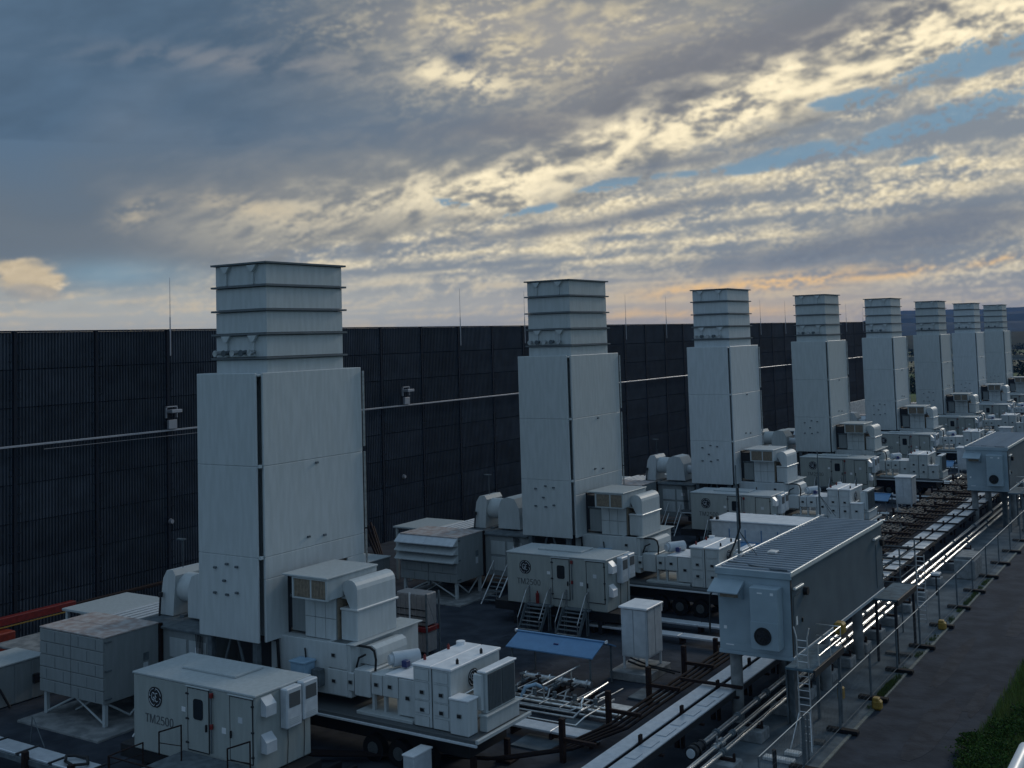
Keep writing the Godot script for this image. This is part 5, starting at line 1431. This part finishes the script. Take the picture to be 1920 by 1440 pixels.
# ---------------------------------------------------------------- mesh fence
func fence() -> void:
	var z := -16.86
	var f := thing("mesh_fence", "thin steel mesh fence panel along the road, second from the bottom edge", "fence", V(54.2, 0, z), "fence panels along the road")
	var x := 54.2; var w := 5.3; var h := 2.35
	var s := S()
	for q in [x, x + w]:
		s = S(); cyl(s, V(q, 0.05, z), V(q, h, z), 0.04, 6); part("post", s, M.steel, f)
	s = S(); cyl(s, V(x, h - 0.03, z), V(x + w, h - 0.03, z), 0.022, 6); part("top_rail", s, M.paint, f)
	s = S(); cyl(s, V(x, 0.22, z), V(x + w, 0.22, z), 0.022, 6); part("bottom_rail", s, M.steel, f)
	s = S()
	for i in 25: cyl(s, V(x + 0.2 + i * 0.204, 0.22, z), V(x + 0.2 + i * 0.204, h - 0.03, z), 0.005, 3)
	for i in 7: cyl(s, V(x, 0.45 + i * 0.26, z), V(x + w, 0.45 + i * 0.26, z), 0.005, 3)
	part("mesh_infill", s, M.steel, f)
	var b := thing("ballast_block", "black rubber fence foot, second from the bottom edge", "fence foot", V(54.15, 0, z + 0.1), "fence feet")
	pbox("block", V(53.95, 0.0, z - 0.65), V(54.33, 0.2, z + 0.85), M.rubber, b, 0.03)
	var ords := ["first", "second", "third", "fourth", "fifth", "sixth", "seventh", "eighth", "ninth", "tenth", "eleventh", "twelfth", "thirteenth", "fourteenth", "fifteenth", "sixteenth", "seventeenth", "eighteenth", "nineteenth", "twentieth"]
	for i in range(-2, 18):
		if i == 0: continue
		again(f, "mesh_fence", V(5.42 * i, 0, 0), "thin steel mesh fence panel along the road, %s from the bottom edge" % ords[i + 2])
		again(b, "ballast_block", V(5.42 * i, 0, 0), "black rubber fence foot, %s from the bottom edge" % ords[i + 2])
	f.set_meta("label", "thin steel mesh fence panel along the road, third from the bottom edge")
	b.set_meta("label", "black rubber fence foot, third from the bottom edge")
	# stray post pair at the first joint
	for k in 2:
		org = V(49.3 + k * 0.45, 0, z - 0.12)
		s = S(); cyl(s, org, org + V(0, 2.1, 0), 0.05, 6)
		single("fence_stake", s, M.steel, org, "thin upright stake in front of the white ladder foot, %s one" % ["left", "right"][k], "stake", "fence stakes")


# ---------------------------------------------------------------- bank, bushes
func verge() -> void:
	var r := RandomNumberGenerator.new(); r.seed = 77
	var hn := FastNoiseLite.new(); hn.seed = 4; hn.frequency = 0.35
	org = Vector3.ZERO
	var s := S()
	tri(s, V(-0.014, 0, 0), V(0.014, 0, 0), V(0.03, 0.3, 0.05), V(0, 0, 1))
	tri(s, V(0.05, 0, 0.02), V(0.075, 0, 0.03), V(0.02, 0.24, 0.1), V(0, 0, 1))
	tri(s, V(0.0, 0, 0.06), V(0.025, 0, 0.05), V(-0.08, 0.2, 0.04), V(0, 0, 1))
	var mm := MultiMesh.new()
	mm.transform_format = MultiMesh.TRANSFORM_3D
	mm.use_colors = true
	mm.mesh = s.commit()
	mm.instance_count = 40000
	for i in mm.instance_count:
		var x := 46.0 + pow(r.randf(), 1.6) * 95.0
		var d := pow(r.randf(), 1.3) * 4.6
		var z := -10.85 + d - (0.25 if r.randf() < 0.1 else 0.0)
		var y := 0.03 + clampf(d, 0.0, 3.0) * 0.28 + hn.get_noise_2d(x, z) * 0.12 * clampf(d * 2.0, 0.0, 1.0)
		var b := Basis(Vector3.UP, r.randf() * TAU).scaled(Vector3.ONE * r.randf_range(0.7, 1.9))
		mm.set_instance_transform(i, Transform3D(b, V(x, y, z) * K))
		var t := r.randf_range(0.6, 1.5)
		mm.set_instance_color(i, Color(t * r.randf_range(0.8, 1.5), t, t * 0.8))
	var g := MultiMeshInstance3D.new()
	g.name = numbered("grass"); g.multimesh = mm; g.material_override = M.blade
	add_child(g)
	g.set_meta("kind", "stuff"); tag(g, "rough green grass on the bank right of the road", "grass")
	# weeds along the fence line
	var tuft := mm.mesh
	mm = MultiMesh.new()
	mm.transform_format = MultiMesh.TRANSFORM_3D
	mm.use_colors = true
	mm.mesh = tuft
	mm.instance_count = 2600
	for i in mm.instance_count:
		var x := 58.0 + r.randf() * 34.0
		if hn.get_noise_1d(x * 1.6) < 0.0: x = 60.0 + r.randf() * 3.0
		var b := Basis(Vector3.UP, r.randf() * TAU).scaled(Vector3.ONE * r.randf_range(0.3, 0.9))
		mm.set_instance_transform(i, Transform3D(b, V(x, 0.02, -16.75 + r.randf() * 0.35) * K))
		mm.set_instance_color(i, Color(0.8, 0.8, 0.6) * r.randf_range(0.5, 1.1))
	var g2 := MultiMeshInstance3D.new()
	g2.name = numbered("weeds"); g2.multimesh = mm; g2.material_override = M.blade
	add_child(g2)
	g2.set_meta("kind", "stuff"); tag(g2, "sparse weeds along the foot of the fence", "weeds")
	var sp := [[53.2, -9.9, 1.9, 1.0], [55.9, -9.4, 1.9, 1.1], [58.9, -9.0, 1.5, 0.9], [51.0, -9.8, 1.8, 1.2], [62.2, -8.8, 1.2, 0.8], [54.6, -11.0, 0.8, 0.5]]
	var sl := ["large dark bush at the lower right corner, second from the bottom", "large dark bush at the lower right, in the middle", "dark bush on the bank, second from the top", "dark bush cut by the bottom edge at the lower right", "small dark bush on the bank, farthest of them", "low dark scrub hanging over the road edge at the lower right"]
	for i in sp.size():
		var q: Array = sp[i]
		var o := thing("bush", sl[i], "bush", V(q[0], 0.2, q[1]), "bushes on the bank")
		s = S()
		for l in 8000:
			var d := Vector3(r.randf_range(-1, 1), r.randf_range(-0.2, 1), r.randf_range(-1, 1))
			d = d.normalized() * pow(r.randf(), 0.45)
			var bulge := 0.75 + 0.45 * hn.get_noise_3d(d.x * 5.0 + i * 9.0, d.y * 5.0, d.z * 5.0)
			var c := V(q[0], 0.35, q[1]) + Vector3(d.x * q[2], d.y * q[3], d.z * q[2]) * bulge
			var a := Vector3(r.randf_range(-1, 1), r.randf_range(-0.4, 1), r.randf_range(-1, 1)).normalized() * r.randf_range(0.05, 0.11)
			var bb := a.cross(Vector3(r.randf_range(-1, 1), r.randf_range(-1, 1), r.randf_range(-1, 1)).normalized()) * 0.45
			var t := r.randf_range(0.5, 1.05)
			s.set_color(Color(t * r.randf_range(0.8, 1.3), t, t * 0.9))
			var nn := a.cross(bb) + Vector3(0.001, 0.002, 0)
			tri(s, c - bb, c + bb, c + a, nn); tri(s, c - bb, c + bb, c - a * 0.7, nn)
		part("foliage", s, M.leaf, o)
		s = S()
		for l in 7:
			path(s, [V(q[0], 0.1, q[1]), V(q[0] + r.randf_range(-0.8, 0.8) * q[2], q[3] * 0.8, q[1] + r.randf_range(-0.8, 0.8) * q[2])], 0.035, 4)
		part("stem", s, M.bark, o)


# ---------------------------------------------------------------- odds and ends
func small_things() -> void:
	var s := S()
	var yb := [[58.2, 0.0, -16.2, 0.5], [75.2, 0.0, -16.6, 0.42]]
	for i in 2:
		org = V(yb[i][0], 0, yb[i][2])
		s = S(); box(s, org + V(-0.24, 0.0, -0.22), org + V(0.24, 0.5, 0.24), 0.1); box(s, org + V(-0.2, 0.4, -0.2), org + V(0.2, 0.6, 0.12), 0.1)
		single("sandbag", s, M.yellow, org, ["yellow sandbag hanging on the fence foot beside the road", "small dull yellow bag on a fence foot further along the road"][i], "bag", "yellow bags at the fence")
	org = V(56.5, 4.3, -17.4)
	s = S(); box(s, org + V(-0.3, -0.3, -0.25), org + V(0.35, 0.3, 0.25), 0.12)
	single("yellow_cover", s, M.yellow, org, "yellow padded cover at the end of the landing handrail", "cover")
	org = V(55.9, 1.4, -17.3)
	s = S(); box(s, org + V(-0.2, -0.4, -0.15), org + V(0.2, 0.2, 0.15), 0.1)
	single("yellow_tag", s, M.yellow, org, "small yellow bag on the landing leg behind the ladder", "bag")
	for i in 5:
		var p: Array = [[49.3, -18.2, 1.4], [50.3, -17.9, 0.7], [52.2, -17.3, 0.5], [44.0, -18.6, 1.3], [68.3, -17.6, 1.5]][i]
		org = V(p[0], 0, p[1])
		s = S(); box(s, org + V(-0.2, 0.01, -p[2] * 0.5), org + V(0.22, 0.16, p[2] * 0.5), 0.02)
		single("timber", s, M.board if i < 2 else M.timber, org, ["pale timber plank on the path below the ladder", "short pale board on the path below the ladder", "small grey offcut by the fence right of the ladder", "long plank on the path at the bottom edge", "plank on the path below the bare landing"][i], "timber", "timber offcuts on the path")
	var st := thing("red_marker", "short dark post with a red base at the bottom edge of the fence", "marker post", V(46.6, 0, -17.4))
	s = S(); cyl(s, V(46.6, 0, -17.4), V(46.6, 0.75, -17.4), 0.14, 8, 0.1); part("base", s, M.red, st)
	s = S(); cyl(s, V(46.6, 0.75, -17.4), V(46.6, 1.5, -17.4), 0.1, 8); part("top", s, M.black, st)
	# low barrier blocks and boxes further along the path
	var wc := thing("water_tank", "low pale tank on the path behind the fence, beyond the scaffold", "tank", V(92, 0, -18.3))
	pbox("body", V(90.5, 0, -18.9), V(93.5, 1.5, -17.4), M.block, wc, 0.1)
	pbox("lid", V(90.6, 1.5, -18.8), V(93.4, 1.7, -17.5), M.concrete, wc, 0.06)
	var ln := thing("floodlight_stand", "small dark lamp on a post by the silver pipes", "lamp", V(84.5, 0, -18.9))
	s = S(); cyl(s, V(84.5, 0, -18.9), V(84.5, 1.5, -18.9), 0.06, 6); part("post", s, M.dark, ln)
	pbox("head", V(84.1, 1.45, -19.2), V(84.9, 1.62, -18.6), M.ac, ln, 0.04)
	# trailing stake with wire on the near left slab
	var tp := thing("tripod", "thin stake with a slanting stay in front of the left filter house", "stake", V(34.6, 0, -49))
	s = S(); cyl(s, V(34.4, 0, -51.2), V(34.5, 1.2, -51.2), 0.03, 5); part("stake", s, M.steel, tp)
	s = S(); path(s, [V(34.5, 1.15, -51.1), V(33.8, 0.3, -49.2), V(33.7, 0.0, -49.2)], 0.025, 5); part("stay", s, M.steel, tp)
	# parapet rail of the roof the camera stands on
	org = V(9.1, 16.0, -1.5)
	s = S(); cyl(s, V(6.0, 16.0, -1.5), V(9.32, 16.0, -1.5), 0.05, 12)
	single("handrail", s, M.white, org, "end of a white handrail in the lower right corner", "handrail")
	# low grey building past the last unit
	var fb := thing("far_building", "low grey building with a white roof edge beyond the last stack", "building", V(300, 0, -40))
	pbox("wall", V(296, 0, -46), V(310, 4.2, -22), M.filter, fb)
	pbox("roof", V(295.6, 4.2, -46.4), V(310.4, 4.6, -21.6), M.white, fb)
	for i in 6: pbox("window", V(295.95, 1.4, -44.5 + i * 3.6), V(296.0, 2.8, -42.9 + i * 3.6), M.glass, fb, 0.0)
